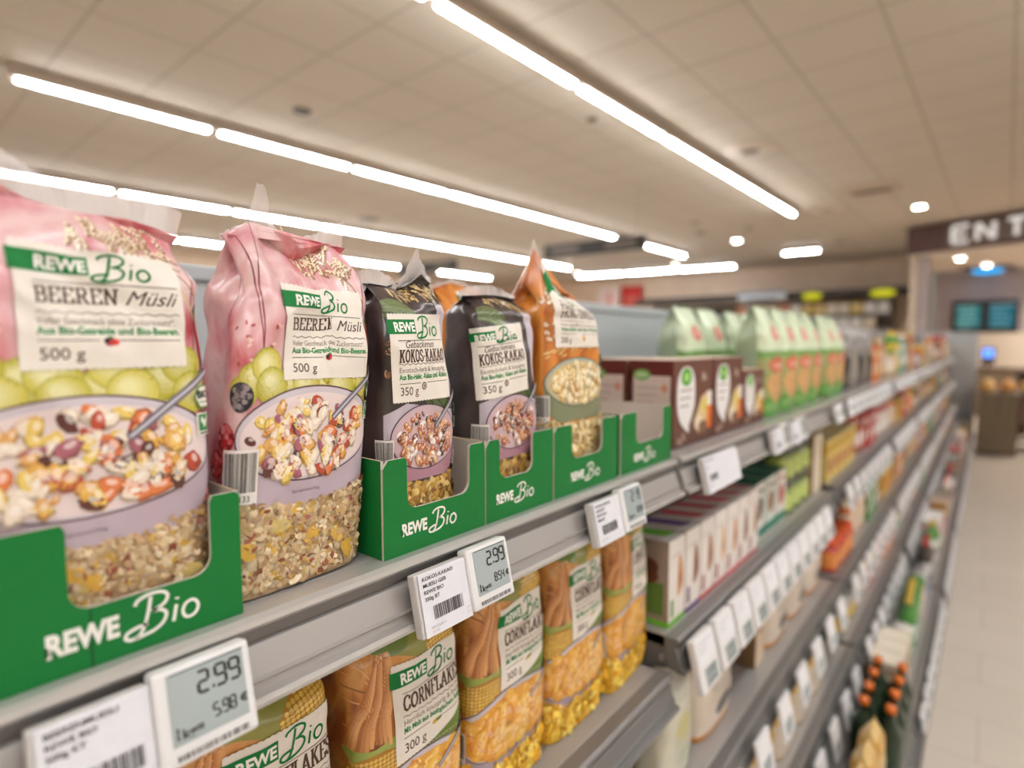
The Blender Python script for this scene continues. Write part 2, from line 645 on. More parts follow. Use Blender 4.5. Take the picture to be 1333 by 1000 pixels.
def lay(mb, art, surf, mi=0, maxlen=0.004, eps=0.00015, base=0.0002):
    """map flat artwork through surf(u, v, off) -> (n, 3)"""
    if not art.items:
        return
    TT, CC, LL = [], [], []
    for P, T, col, L in art.items:
        TT.append(P[T])
        CC.append(np.repeat(np.array([col]), len(T), 0))
        LL.append(np.full(len(T), L, float))
    TT, CC, LL = np.concatenate(TT), np.concatenate(CC), np.concatenate(LL)
    for _ in range(40):
        e = np.stack([np.linalg.norm(TT[:, (k + 1) % 3] - TT[:, k], axis=1) for k in range(3)], 1)
        k = e.argmax(1)
        big = e.max(1) > maxlen
        if not big.any():
            break
        A, kb = TT[big], k[big]
        ii = np.arange(len(A))
        a, b_, c = A[ii, kb], A[ii, (kb + 1) % 3], A[ii, (kb + 2) % 3]
        mid = (a + b_) / 2
        TT = np.concatenate([TT[~big], np.stack([a, mid, c], 1), np.stack([mid, b_, c], 1)])
        CC = np.concatenate([CC[~big], CC[big], CC[big]])
        LL = np.concatenate([LL[~big], LL[big], LL[big]])
    # one winding
    ar = (TT[:, 1, 0] - TT[:, 0, 0]) * (TT[:, 2, 1] - TT[:, 0, 1]) - (TT[:, 1, 1] - TT[:, 0, 1]) * (TT[:, 2, 0] - TT[:, 0, 0])
    TT[ar < 0] = TT[ar < 0][:, ::-1]
    ok = np.abs(ar) > 1e-12
    TT, CC, LL = TT[ok], CC[ok], LL[ok]
    uv = np.concatenate([TT.reshape(-1, 2), np.repeat(LL, 3)[:, None]], 1)
    key, inv = np.unique(np.round(uv, 6), axis=0, return_inverse=True)
    inv = np.asarray(inv).ravel()
    W = surf(key[:, 0], key[:, 1], base + eps * key[:, 2])
    mb.add(W, inv.reshape(-1, 3).tolist(), CC, mi, smooth=True)


def plane_x(x, y0=0.0, z0=0.0):
    """artwork on a flat face looking along +x: u runs along y, v up"""
    return lambda u, v, off=0: np.stack([np.full(np.shape(u), x) + off, y0 + u, z0 + v], 1)


def plane_my(y, x0=0.0, z0=0.0):
    """artwork on a flat face looking along -y: u runs along +x"""
    return lambda u, v, off=0: np.stack([x0 + u, np.full(np.shape(u), y) - off, z0 + v], 1)


# ------------------------------------------------------------------ pouch bag surface
def ridged(x):
    return 1 - 2 * np.abs(np.sin(x))


class BagSurf:
    """closed gusseted pouch: u = distance round the bag from the front's centre line, v = height"""

    def __init__(s, W, D, H, vs, seed, n=3.4, wr=0.0012, wr_top=0.004, lean=0.0, seam=None, side=None, creases=(), taper=0.06, seam_x=0.0, bulge=0.1):
        s.W, s.D, s.H, s.vs, s.n = W, D, H, vs, n
        s.wr, s.wr_top, s.lean, s.seam, s.creases, s.taper, s.seam_x, s.bulge, s.side = wr, wr_top, lean, seam, creases, taper, seam_x, bulge, side
        r = np.random.default_rng(seed)
        s.waves = [(r.uniform(15, 70) * r.choice([-1, 1]), r.uniform(15, 60) * r.choice([-1, 1]), r.uniform(0, 6.28), r.uniform(.3, 1)) for _ in range(7)]
        s.fine = [(r.uniform(80, 200) * r.choice([-1, 1]), r.uniform(60, 160) * r.choice([-1, 1]), r.uniform(0, 6.28), r.uniform(.1, .3)) for _ in range(5)]
        k = np.linspace(0, 1, 420, endpoint=False)
        k = k ** 6 / (k ** 6 + (1 - k) ** 6)
        th = np.concatenate([(q + k) * math.pi / 2 for q in (-2, -1, 0, 1)] + [[math.pi]])
        x, y, _, _ = s.sect(th, np.full(len(th), W), np.full(len(th), D))
        l = np.concatenate([[0], np.cumsum(np.hypot(np.diff(x), np.diff(y)))])
        s.tab_th, s.tab_u = th, l - np.interp(0, th, l)
        s.P = l[-1]

    def sect(s, th, w, d):
        c, q = np.cos(th), np.sin(th)
        e = 2 / s.n
        x = d / 2 * np.sign(c) * np.abs(c) ** e
        y = w / 2 * np.sign(q) * np.abs(q) ** e
        nx = np.sign(c) * np.abs(c) ** (2 - e) / np.maximum(d, .004)
        ny = np.sign(q) * np.abs(q) ** (2 - e) / w
        l = np.maximum(np.hypot(nx, ny), 1e-9)
        return x, y, nx / l, ny / l

    def __call__(s, u, v, off=0.0):
        u, v = np.asarray(u, float), np.asarray(v, float)
        th = np.interp(u, s.tab_u, s.tab_th)
        q = np.clip((v - s.vs) / (s.H - s.vs), 0, 1)
        qs = q * q * (3 - 2 * q)
        d = s.D * (1 - s.bulge + s.bulge * np.sin(np.clip(v / s.vs, 0, 1) * math.pi)) * (1 - 0.955 * q ** 1.25)
        w = s.W * (0.965 + 0.035 * np.clip(v / 0.02, 0, 1)) * (1 - s.taper * qs)
        x, y, nx, ny = s.sect(th, w, d)
        un = y / (s.W / 2)
        amp = s.wr + (s.wr_top - s.wr) * np.clip((v - s.vs * .55) / (s.H - s.vs * .55), 0, 1) ** 1.3
        wv = 0
        for kx, kz, ph, a in s.waves:
            wv = wv + a * ridged(kx * u * .5 + kz * v * .5 + ph + .6 * np.sin(v * 40 + ph * 3))
        for kx, kz, ph, a in s.fine:
            wv = wv + a * ridged(kx * u * .5 + kz * v * .5 + ph)
        disp = amp * wv * .55
        for (u0, v0, u1, v1, a, wd) in s.creases:
            du, dv = u1 - u0, v1 - v0
            L2 = du * du + dv * dv
            t = np.clip(((u - u0) * du + (v - v0) * dv) / L2, 0, 1)
            dist = np.hypot(u - u0 - t * du, v - v0 - t * dv)
            disp = disp + a * np.exp(-(dist / wd) ** 2) * np.sin(math.pi * np.clip(t * .8 + .1, 0, 1))
        fade = np.clip(v / 0.02, 0.1, 1)
        disp = disp * fade
        # side gusset tucked in towards the seam
        tuck = np.abs(ny) ** 3 * qs * s.W * .10
        z = v.copy() if hasattr(v, 'copy') else v
        if s.seam is not None:
            xs, zs = zip(*s.seam)
            z = z + q * np.interp(un, xs, zs)
        x = x + nx * (disp + off) + s.seam_x * qs
        y = y + ny * (disp + off - tuck) + s.lean * np.clip(v / s.H, 0, 1) ** .9
        return np.stack([x, y, z + 0 * x], 1)

    def frame(s, u, v, off=0.0):
        e = 1e-4
        p = s(u, v, off)
        a = s(u + e, v, off) - p
        b_ = s(u, v + e, off) - p
        a /= np.linalg.norm(a, axis=1, keepdims=True)
        n = np.cross(a, b_)
        n /= np.linalg.norm(n, axis=1, keepdims=True)
        return p, a, np.cross(n, a), n

    def shell(s, low, up, win, nu=88, n1=12, n2=46):
        """win(u): height of the print's lower edge"""
        u = np.linspace(s.tab_u[0], s.tab_u[-1], nu, endpoint=False)
        wu = win(u)
        rows = []
        for k in range(n1 + 1):
            rows.append(s(u, wu * k / n1))
        for k in range(1, n2 + 1):
            rows.append(s(u, wu + (s.H - wu) * (k / n2) ** .9))
        P = np.array(rows)
        low.grid(P[:n1 + 1], C('#94784c'), 0, wrap=True)
        up.grid(P[n1:], C('#d98a8a'), 0, wrap=True)
        bot = P[0].mean(0)
        low.add(np.concatenate([P[0], [bot]]), [(j, nu, (j + 1) % nu) for j in range(nu)], C('#94784c'), 0)
        up.add(P[-1], [tuple(range(nu))], C('#d98a8a'), 0)


def flakes(mb, surf, n, u0, u1, v0, vtop, size, cols, seed, mi, flat=0.24, thick=0.25, stretch=1.5):
    """real flakes pressed against the clear film"""
    r = np.random.default_rng(seed)
    u = r.uniform(u0, u1, n)
    v = v0 + (vtop(u) - v0) * r.random(n) ** .95
    p, a, b_, nn = surf.frame(u, v)
    K = 9
    ring = np.linspace(0, 2 * math.pi, K, endpoint=False)
    V, Fs, CCs = [], [], []
    for i in range(n):
        sz = size * r.uniform(.55, 1.25)
        ph = r.uniform(0, 6.28)
        t1 = a[i] * math.cos(ph) + b_[i] * math.sin(ph)
        t2 = -a[i] * math.sin(ph) + b_[i] * math.cos(ph)
        tn = nn[i] + flat * (r.normal() * t1 + r.normal() * t2)
        tn /= np.linalg.norm(tn)
        t1 = t1 - tn * (t1 @ tn)
        t1 /= np.linalg.norm(t1)
        t2 = np.cross(tn, t1)
        rad = 1 + .07 * r.normal(size=K)
        o = p[i] + nn[i] * (0.0004 + 0.0012 * r.random())
        curl = r.uniform(-.25, .25)
        X = rad * np.cos(ring) * sz * .5 * stretch
        Y = rad * np.sin(ring) * sz * .5
        Z = -thick * sz * .35 + curl * (X / sz) ** 2 * sz
        V.append(o + nn[i] * thick * sz * .1)
        V += list(o + X[:, None] * t1 + Y[:, None] * t2 + Z[:, None] * tn)
        c0 = i * (K + 1)
        base = cols[r.integers(len(cols))]
        k = r.uniform(.85, 1.12)
        cc = tuple(min(1, q * k) for q in base[:3]) + (1,)
        for j in range(K):
            Fs.append((c0, c0 + 1 + j, c0 + 1 + (j + 1) % K))
            CCs.append(cc)
    mb.add(np.array(V), Fs, np.array(CCs), mi, smooth=True)


def seal_strip(surf, ctrl, name, parent, mat='clear_film', seed=0, nu=70, rough=0.002):
    """clear crimped seam film standing on the top edge; ctrl: [(un, height, dx)] across -1..1"""
    r = np.random.default_rng(seed)
    un = np.linspace(-1, 1, nu)
    top = surf(np.interp(un, [-1, 1], [-surf.W / 2 * 1.15, surf.W / 2 * 1.15]), np.full(nu, surf.H - .0005))
    y = np.interp(un, [-1, 1], [top[:, 1].min(), top[:, 1].max()])
    order = np.argsort(top[:, 1])
    z0 = np.interp(y, top[order, 1], top[order, 2])
    x0 = np.full(nu, top[:, 0].mean())
    xs, hs, dx = zip(*ctrl)
    h = np.interp(un, xs, hs)
    d = np.interp(un, xs, dx)
    w1, w2 = r.uniform(0, 6, 2)
    rows = []
    for k in np.linspace(0, 1, 9):
        wob = rough * np.sin(un * 9 + w1) * k + rough * .6 * np.sin(un * 23 + w2) * k + .0005 * np.sin(un * 90)
        rows.append(np.stack([x0 + d * k + wob, y + 0.004 * k * np.sin(un * 5 + w2), z0 - .004 + (h + .004) * k + .0006 * np.sin(un * 60) * k], 1))
    mb = MB([mat])
    mb.grid(np.array(rows), C('#efe6e2'))
    return mb.build(name, parent)

# ------------------------------------------------------------------ print artwork of the bags
GREEN, CREAM, BROWN, GTXT = C('#0f7434'), C('#e6dccf'), C('#553c30'), C('#2c7a44')
LGREEN = C('#2c8a4c')


def brand(a, x, y, h, L, tagcol=GREEN, txt=C('#f2ece2'), bio=GREEN, tagw=None):
    """green tag with the store word and the handwritten word beside it"""
    tw = tagw or h * 3.1
    a.rect(x, y, x + tw, y + h, tagcol, L)
    a.text('REWE', x + tw * .97, y + h * .18, h * .62, txt, L + 1, bold=.035, align='r', width=h * 2.05)
    a.bio(x + tw + h * .32, y - h * .28, h * 1.5, bio, L + 1)


def label_art(w, h, title, script=None, pre=None, l1='', l2='', wt='500 g', icon='berry', swoosh=False):
    a = Art()
    n = 40
    pts = []
    for i in range(n + 1):
        pts.append((-w / 2 + w * i / n, h / 2 + (.0009 if i % 2 else 0)))
    for i in range(n + 1):
        pts.append((w / 2 - w * i / n, -h / 2 - (.0009 if i % 2 else 0)))
    a.poly(pts, CREAM, 0)
    if swoosh:
        a.poly([(-w / 2 + w * .25, -h / 2), (w / 2, -h / 2), (w / 2, -h / 2 + h * .26)] + [(w / 2 - w * .75 * t, -h / 2 + h * .26 * (1 - t) ** 2.2) for t in np.linspace(.1, .95, 9)], C('#6f8038'), 1)
    x0 = -w * .40
    brand(a, -w / 2 - w * .02, h / 2 - h * .225, h * .165, 2, tagw=w * .44)
    a.seg((x0, h * .20), (w * .46, h * .20), h * .007, BROWN, 2)
    ty = h * .02
    if pre:
        a.text(pre, x0 + w * .08, h * .115, h * .082, BROWN, 2, shear=.35, width=w * .58)
        a.slab(title, x0, -h * .045, h * .135, w * .86, BROWN, 2, wt=.15)
    elif script:
        a.slab(title, x0, h * .035, h * .125, w * .48, BROWN, 2, wt=.15)
        a.text(script, x0 + w * .51, h * .035, h * .125, BROWN, 2, shear=.45, width=w * .35)
    else:
        a.slab(title, x0, h * .015, h * .155, w * .86, BROWN, 2, wt=.15)
    yw = -h * .07 if pre else -h * .045
    a.stroke([(x0 + (w * .86) * t, yw + h * .008 * math.sin(t * 60)) for t in np.linspace(0, 1, 90)], h * .006, BROWN, 2)
    a.text(l1, x0, yw - h * .095, h * .058, C('#8a7c70'), 2, width=w * .83)
    a.text(l2, x0, yw - h * .175, h * .060, LGREEN, 2, bold=.025, width=w * .86)
    yl = yw - h * .225
    a.seg((x0, yl), (x0 + w * .34, yl), h * .006, BROWN, 2)
    a.seg((x0 + w * .46, yl), (w * .46, yl), h * .006, BROWN, 2)
    ix, iy, ir = x0 + w * .40, yl - h * .01, h * .038
    if icon == 'berry':
        a.ell(ix, iy, ir, ir, C('#a3262b'), 3, jit=.1)
        a.ell(ix + ir * .9, iy - ir * .1, ir * .9, ir * .8, C('#d94436'), 3, jit=.1)
        a.ell(ix - ir * .5, iy + ir * .2, ir * .6, ir * .6, C('#3b2530'), 4)
        a.ell(ix + ir * .2, iy + ir * .9, ir * .5, ir * .3, C('#3d7a3c'), 4)
    elif icon == 'coconut':
        a.ell(ix, iy - h * .03, ir * 1.1, ir * 1.2, C('#6e5a4c'), 3)
        a.ell(ix, iy - h * .03, ir * .7, ir * .8, CREAM, 4)
        a.ell(ix, iy - h * .03, ir * .45, ir * .55, C('#8c7767'), 5)
    elif icon == 'honey':
        a.ell(ix + w * .1, iy - h * .07, ir * 1.1, ir * 1.4, C('#d98a2e'), 3)
        a.ell(ix + w * .1, iy - h * .06, ir * .6, ir * .8, C('#e8b45a'), 4)
    else:
        a.ell(ix + w * .02, iy - h * .015, ir * 1.3, ir * .6, C('#d8a832'), 3, rot=.3)
        a.ell(ix + w * .06, iy - h * .005, ir * 1.0, ir * .45, C('#5f7d33'), 4, rot=.4)
    a.text(wt, x0, -h / 2 + h * .075, h * .095, BROWN, 2)
    return a


def bio_marks(a, x, y, s, L):
    """hexagonal BIO mark above a square bird mark"""
    hx = [(x + s * (.62 if abs(math.cos(t)) > .4 else .3) * np.sign(math.cos(t)), y + s * .62 * math.sin(t)) for t in np.radians([60, 120, 180, 240, 300, 360])]
    hexa = [(x - s * .3, y + s * .62), (x + s * .45, y + s * .62), (x + s * .45, y - s * .62), (x - s * .3, y - s * .62), (x - s * .62, y)]
    a.poly(hexa, C('#5f9a5c'), L)
    a.poly([(x + (px - x) * .86, y + (py - y) * .86) for px, py in hexa], C('#eee8dc'), L + 1)
    a.text('BIO', x - s * .46, y - s * .05, s * .38, C('#26302a'), L + 2, bold=.04, width=s * .8)
    a.rect(x - s * .3, y - s * .32, x + s * .36, y - s * .27, C('#4a8a50'), L + 2)
    y2 = y - s * 1.5
    a.rect(x - s * .5, y2 - s * .62, x + s * .5, y2 + s * .62, C('#eee8dc'), L)
    a.rect(x - s * .4, y2 - s * .36, x + s * .4, y2 + s * .54, C('#2f8a4a'), L + 1)
    bird = spline([(-.3, .1), (-.22, .38), (-.05, .18), (.12, .2), (.2, .42), (.32, .3), (.22, .05), (.1, -.16), (.12, -.34), (.0, -.2), (-.12, -.34), (-.12, -.12)], 4, True)
    a.poly([(x + px * s * .9, y2 + .08 * s + py * s * .9) for px, py in bird], C('#eee8dc'), L + 2)
    a.rect(x - s * .36, y2 - s * .54, x + s * .36, y2 - s * .44, C('#3c6a46'), L + 1)


def bowl_art(a, cx, cy, rx, ry, drop, bowl, rim, milk, bits, n, seed, L, size=.006, spoon=True, edge=.55, hi=.45):
    """print of a filled bowl; bits: [(colour, weight)]"""
    r = np.random.default_rng(seed)
    top = [(cx + rx * math.cos(t), cy + ry * math.sin(t)) for t in np.linspace(0, math.pi, 24)]
    low = [(cx - rx * (1 - .42 * (k ** 2.2)), cy - drop * math.sin(k * math.pi / 2)) for k in np.linspace(0.05, 1, 10)]
    lowr = [(2 * cx - p[0], p[1]) for p in reversed(low)]
    a.poly(top + low + lowr, bowl, L)
    a.ell(cx, cy, rx, ry, rim, L + 1, n=48)
    a.ell(cx, cy, rx * .978, ry * .965, mixc(bowl, (1, 1, 1, 1), .25), L + 2, n=48)
    a.ell(cx, cy - ry * .04, rx * .93, ry * .88, milk, L + 3, n=48)
    cols = [b_[0] for b_ in bits]
    ww = np.array([b_[1] for b_ in bits], float)
    ww /= ww.sum()
    pos = []
    while len(pos) < n:
        p = r.uniform(-1, 1, 2)
        if p @ p < .86:
            pos.append(p)
    pos.sort(key=lambda p: -p[1])
    laid = []
    for i, p in enumerate(pos):
        k = r.choice(len(cols), p=ww)
        col = cols[k]
        s = size * r.uniform(.6, 1.3)
        x, y = cx + p[0] * rx * .9, cy - ry * .04 + p[1] * ry * .85
        rot = r.uniform(0, 3.1)
        s2 = s * r.uniform(.45, .8)
        lv = max([q[3] + 1 for q in laid if math.hypot(q[0] - x, q[1] - y) < (q[2] + s) * .55] + [0])
        laid.append((x, y, s, lv))
        Lk = L + 4 + min(lv, 11) * .36
        a.ell(x, y - s * .12, s * .62, s2 * .64, mixc(col, (.12, .04, .02, 1), edge), Lk, rot, n=9, jit=.18)
        a.ell(x, y, s * .56, s2 * .56, col, Lk + .12, rot, n=9, jit=.18)
        a.ell(x + s * .08, y + s * .1, s * .26, s2 * .25, mixc(col, (1, .95, .88, 1), hi), Lk + .24, rot, n=7, jit=.2)
    if spoon:
        p0, p1 = (cx + rx * .28, cy + ry * .25), (cx + rx * .98, cy + ry * 1.32)
        a.seg(p0, p1, .0052, C('#6c6672'), L + 10)
        a.seg((p0[0] + .0006, p0[1] + .0006), p1, .0020, C('#bdb6bc'), L + 11)


def barcode(a, x0, y0, x1, y1, L, seed=1):
    a.rect(x0, y0, x1, y1, C('#e6ded6'), L)
    a.bars(x0 + (x1 - x0) * .06, y0 + (y1 - y0) * .22, x1 - (x1 - x0) * .06, y1 - (y1 - y0) * .06, C('#2c2422'), L + 1, seed)
    a.text('022133', x0 + (x1 - x0) * .2, y0 + (y1 - y0) * .05, (y1 - y0) * .11, C('#2c2422'), L + 1, width=(x1 - x0) * .6)


def ear_of_oats(a, x, y, n, spread, seed, L, c1=C('#f2e4c8'), c2=C('#9a7050'), slope=-.35, length=.05):
    r = np.random.default_rng(seed)
    for i in range(n):
        t = r.random()
        px, py = x + t * length + r.normal() * spread * .2, y + slope * t * length * .4 + r.normal() * spread
        ang = r.uniform(-2.3, -.9) + .5
        l = r.uniform(.008, .014)
        q = [(px, py), (px + math.cos(ang) * l * .5 + .001, py + math.sin(ang) * l * .5), (px + math.cos(ang) * l, py + math.sin(ang) * l)]
        a.stroke(spline([(q[0][0] + .0008, q[0][1] - .0010), (q[1][0] + .0008, q[1][1] - .001), (q[2][0] + .0008, q[2][1] - .001)], 3), .0032, c2, L + i * .05, taper=True)
        a.stroke(spline(q, 3), .0031, mixc(c1, (.8, .55, .3, 1), r.random() * .5), L + .02 + i * .05, taper=True)


def art_beeren(seed=1):
    a = Art()
    r = np.random.default_rng(seed)
    # wood grain of the printed ground
    for (x0, x1, dx) in ((-.065, -.052, .01), (-.045, -.05, -.006), (.068, .064, 0), (-.095, -.09, .004)):
        a.stroke(spline([(x0, .275), (x0 + dx, .24), (x1, .2), (x1 + dx * .4, .16)], 8), .0012, C('#8a3038'), 0, taper=True)
    for k in range(26):
        a.ell(r.uniform(-.075, -.035), r.uniform(.165, .205), .0022, .0012, C('#e6c0ae') if k % 2 else C('#b0524c'), 1 + k * .02, r.uniform(0, 3), n=7)
    ear_of_oats(a, .0, .262, 46, .009, seed, 1, length=.052)
    a.stroke(spline([(.035, .25), (.05, .235), (.062, .215), (.072, .19)], 8), .0016, C('#d8bf94'), 1)
    a.stroke(spline([(.03, .25), (.052, .24), (.07, .215), (.08, .19)], 8), .0012, C('#9a7448'), 1)
    # grapes
    for k in range(17):
        x, y = -.066 + .0085 * k + r.uniform(-.003, .003), (.151, .163, .170, .157)[k % 4] + r.uniform(-.003, .003)
        s = r.uniform(.0115, .0145)
        c = mixc(C('#b5aa30'), C('#d2c456'), r.random())
        a.ell(x, y, s * 1.04, s * 1.02, mixc(c, C('#8a8a22'), .6), 2 + (k % 4) * .75, n=18)
        for q in range(5):
            a.ell(x - s * .05 * q, y + s * .06 * q, s * (1 - .17 * q), s * (.96 - .17 * q), mixc(c, (1, .98, .72, 1), .11 * q), 2.12 + .12 * q + (k % 4) * .75, n=16)
    for k in range(3):
        a.ell(-.03 + k * .025, .157, .004, .003, C('#8c2a26'), 4.2, n=6, jit=.4)
    # berries down the side
    def berry(x, y, s, c, drupe):
        a.ell(x, y, s, s * 1.05, mixc(c, (0, 0, 0, 1), .5), 4.3)
        if drupe:
            for _ in range(26):
                p = r.uniform(-.8, .8, 2)
                if p @ p < .7:
                    cc = mixc(c, (1, .8, .8, 1), r.random() * .35)
                    a.ell(x + p[0] * s, y + p[1] * s, s * .24, s * .22, cc, 4.4 + r.random() * .3, n=8)
        else:
            a.ell(x, y + s * .05, s * .9, s * .92, c, 4.4)
            a.ell(x - s * .25, y + s * .35, s * .35, s * .25, mixc(c, (1, 1, 1, 1), .45), 4.5)
    a.poly(spline([(.066, .2), (.078, .207), (.092, .2), (.094, .18), (.082, .163), (.070, .174)], 5, True), C('#c4241c'), 4.3)
    a.poly(spline([(.068, .198), (.078, .202), (.088, .195), (.086, .182), (.076, .18)], 5, True), C('#dd5a42'), 4.4)
    for k in range(6):
        a.stroke([(.079, .203), (.066 + k * .005, .214 - abs(k - 2.5) * .002)], .003, C('#4d5a2a'), 4.5)
    for (x, y, s, c, d) in ((.083, .125, .0105, C('#c82a2c'), True), (.080, .108, .0105, C('#d23a36'), True), (.094, .115, .0105, C('#b52428'), True), (.076, .093, .007, C('#4a5a8c'), False), (.088, .089, .007, C('#33406a'), False),
                            (.086, .077, .010, C('#2a2433'), True), (.098, .085, .010, C('#2a2433'), True), (.068, .074, .0125, C('#cc4048'), True), (-.069, .150, .0105, C('#2b2631'), True), (-.084, .12, .0105, C('#b9282c'), True), (-.096, .10, .0105, C('#c93030'), True)):
        berry(x, y, s, c, d)
    a.stroke(spline([(.078, .152), (.088, .158), (.1, .15)], 5), .006, C('#3f6a34'), 4.3, taper=True)
    bowl_art(a, 0, .119, .0735, .037, .055, C('#b7a4ad'), C('#5b3a40'), C('#e3cfca'),
             [(C('#dfa848'), 2.4), (C('#e8c768'), 2.6), (C('#b8482e'), 1.5), (C('#5c2c28'), 1.3), (C('#dda45a'), 2), (C('#ead8c2'), 5), (C('#a8606c'), .8), (C('#dc7a42'), 1.3)], 120, seed + 3, 5, size=.0112)
    a.text('Serviervorschlag', -.02, .0735, .0025, C('#5a4a55'), 14, width=.028)
    barcode(a, -.083, .072, -.053, .112, 14, 3)
    bio_marks(a, .068, .150, .0125, 15)
    return a


def art_kokos(seed=1):
    a = Art()
    r = np.random.default_rng(seed)
    for k in range(26):     # palm fronds
        t = k / 25
        a.stroke(spline([(-.062, .226 - t * .014), (-.03 + t * .01, .232 - t * .03), (-.006 + .012 * t, .214 - t * .055)], 5), .0022, mixc(C('#3d4a25'), C('#7d8a5c'), r.random()), 1 + t, taper=True)
    a.poly([(.028, .228), (.062, .224), (.062, .128), (.045, .15), (.036, .2)], C('#c9bcc4'), .5)
    a.poly([(-.062, .122), (-.03, .132), (.062, .12), (.062, .10), (-.062, .10)], C('#b9adb6'), .6)
    ear_of_oats(a, -.03, .243, 40, .0045, seed, 1, c1=C('#d9bd84'), c2=C('#5c4024'), slope=-.1, length=.08)
    for k in range(16):
        x, y = r.uniform(-.06, -.022), r.uniform(.15, .19)
        a.ell(x, y, .0045, .003, C('#3a2318'), 2 + k * .05, r.uniform(0, 3), n=9)
        a.ell(x, y + .0003, .0038, .0023, mixc(C('#8a5a3c'), C('#c8a684'), r.random()), 2.02 + k * .05, r.uniform(0, 3), n=9)
    for k in range(9):
        a.stroke([(.0 + k * .004, .133 + r.random() * .004), (.01 + k * .005, .124)], .0022, C('#55663a'), 3)
    bowl_art(a, 0, .099, .054, .031, .04, C('#a87a88'), C('#4c333c'), C('#c9a9ac'),
             [(C('#b4623a'), 4), (C('#c98752'), 3), (C('#e9ddd8'), 1.6), (C('#6a3526'), 2), (C('#3a2a2c'), 1), (C('#d9a878'), 2)], 150, seed + 3, 5, size=.007)
    barcode(a, -.073, .064, -.05, .1, 14, 5)
    bio_marks(a, .0565, .122, .009, 15)
    a.rect(.05, .066, .06, .080, C('#eee8dc'), 15)
    a.rect(.052, .069, .058, .074, C('#3a3430'), 16)
    return a


def art_honig(seed=1):
    a = Art()
    r = np.random.default_rng(seed)
    for k in range(12):
        x, y = r.uniform(-.07, -.02), r.uniform(.19, .24)
        a.ell(x, y, .006, .0038, C('#a5632a'), 1 + k * .03, r.uniform(-.4, .4), n=10)
        a.ell(x, y + .0006, .005, .003, C('#e8d6b8'), 1.01 + k * .03, r.uniform(-.4, .4), n=10)
    for k in range(14):     # daisy
        t = k / 14 * 2 * math.pi
        a.stroke([(-.028 + .003 * math.cos(t), .203 + .003 * math.sin(t)), (-.028 + .013 * math.cos(t), .203 + .013 * math.sin(t))], .0044, C('#f1ebe0'), 2 + (k % 2) * .3, taper=True)
    a.ell(-.028, .203, .0052, .0052, C('#d8941e'), 3)
    for k in range(60):
        t = r.random()
        x, y = -.07 + .1 * t, .172 + .012 * t + r.normal() * .003
        a.stroke([(x, y), (x + .008, y + .003)], .0036, mixc(C('#b9742c'), C('#ecc684'), r.random()), 2 + k * .02, taper=True)
    bowl_art(a, .0, .137, .069, .032, .05, C('#7d8262'), C('#4f553a'), C('#cdb98a'),
             [(C('#e8cf92'), 4), (C('#dcb566'), 3), (C('#f0e2bc'), 3), (C('#b98a48'), 1)], 130, seed + 3, 5, size=.0105, spoon=False)
    barcode(a, -.085, .088, -.062, .122, 14, 7)
    bio_marks(a, .068, .165, .011, 15)
    return a


def cob(a, x, y, l, w, rot, seed, L):
    r = np.random.default_rng(seed)
    c, s = math.cos(rot), math.sin(rot)
    a.ell(x, y, l / 2, w / 2, C('#a8741c'), L, rot, n=24)
    for i in range(int(l / .0048)):
        for j in range(int(w / .0042)):
            px, py = -l / 2 + .003 + i * .0048, -w / 2 + .002 + j * .0042
            if (px / (l / 2)) ** 2 + (py / (w / 2)) ** 2 < .92:
                k = 1 - abs(py) / (w / 2) * .3
                a.ell(x + px * c - py * s, y + px * s + py * c, .0023, .0019, mixc(C('#b07a20'), C('#e6c25a'), k * r.uniform(.6, 1)), L + .2 + r.random() * .1, rot, n=7)


def art_corn(seed=1):
    a = Art()
    r = np.random.default_rng(seed)
    a.poly([(-.03, .285), (.085, .285), (.085, .235), (.03, .225), (-.02, .245)], C('#8f8a3e'), .2)
    cob(a, .055, .243, .075, .034, .12, seed, 1)
    a.poly(spline([(.02, .225), (.06, .222), (.095, .23), (.09, .214), (.05, .21)], 5, True), C('#7f9440'), 2)
    a.poly(spline([(.055, .212), (.085, .216), (.1, .2), (.09, .185), (.06, .195)], 5, True), C('#33402a'), 2)
    a.poly(spline([(-.04, .28), (-.015, .275), (.0, .255), (-.02, .245), (-.045, .255)], 5, True), C('#6f8236'), 1.5)
    for k in range(7):
        a.stroke(spline([(-.085, .26 - k * .013), (-.06 + .004 * k, .245 - k * .012), (-.04, .215 - k * .008)], 5), .0018, mixc(C('#6a3212'), C('#d59a58'), r.random()), .5 + k * .05, taper=True)
    for k in range(12):
        t = k / 11
        a.stroke(spline([(-.092 + .06 * t, .166 + .004 * math.sin(k)), (-.078 + .045 * t, .19), (-.055 + .03 * t, .222 - .01 * t), (-.04 + .012 * t, .25)], 5), .0065, mixc(C('#a8642a'), C('#dca062'), (k % 4) / 3), .9 + k * .13, taper=True)
    a.poly(spline([(-.09, .172), (-.05, .166), (-.02, .168), (-.01, .158), (-.06, .152)], 5, True), C('#94a048'), 2.2)
    cob(a, -.05, .138, .085, .046, -.06, seed + 1, 2.5)
    a.poly(spline([(.0, .15), (.05, .155), (.085, .175), (.09, .14), (.04, .128), (-.02, .128)], 5, True), C('#6f7c34'), 2.1)
    bowl_art(a, 0, .095, .100, .041, .050, C('#a08f98'), C('#5e4a52'), C('#d99a34'),
             [(C('#dd9a2c'), 4), (C('#e6ac3c'), 4), (C('#cf8826'), 3), (C('#e8bb58'), 2)], 150, seed + 3, 5, size=.019, edge=.28, hi=.18)
    a.text('Serviervorschlag', -.015, .052, .0026, C('#5a4a55'), 14, width=.03)
    bio_marks(a, .069, .14, .010, 15)
    barcode(a, -.1, .06, -.078, .1, 14, 9)
    return a


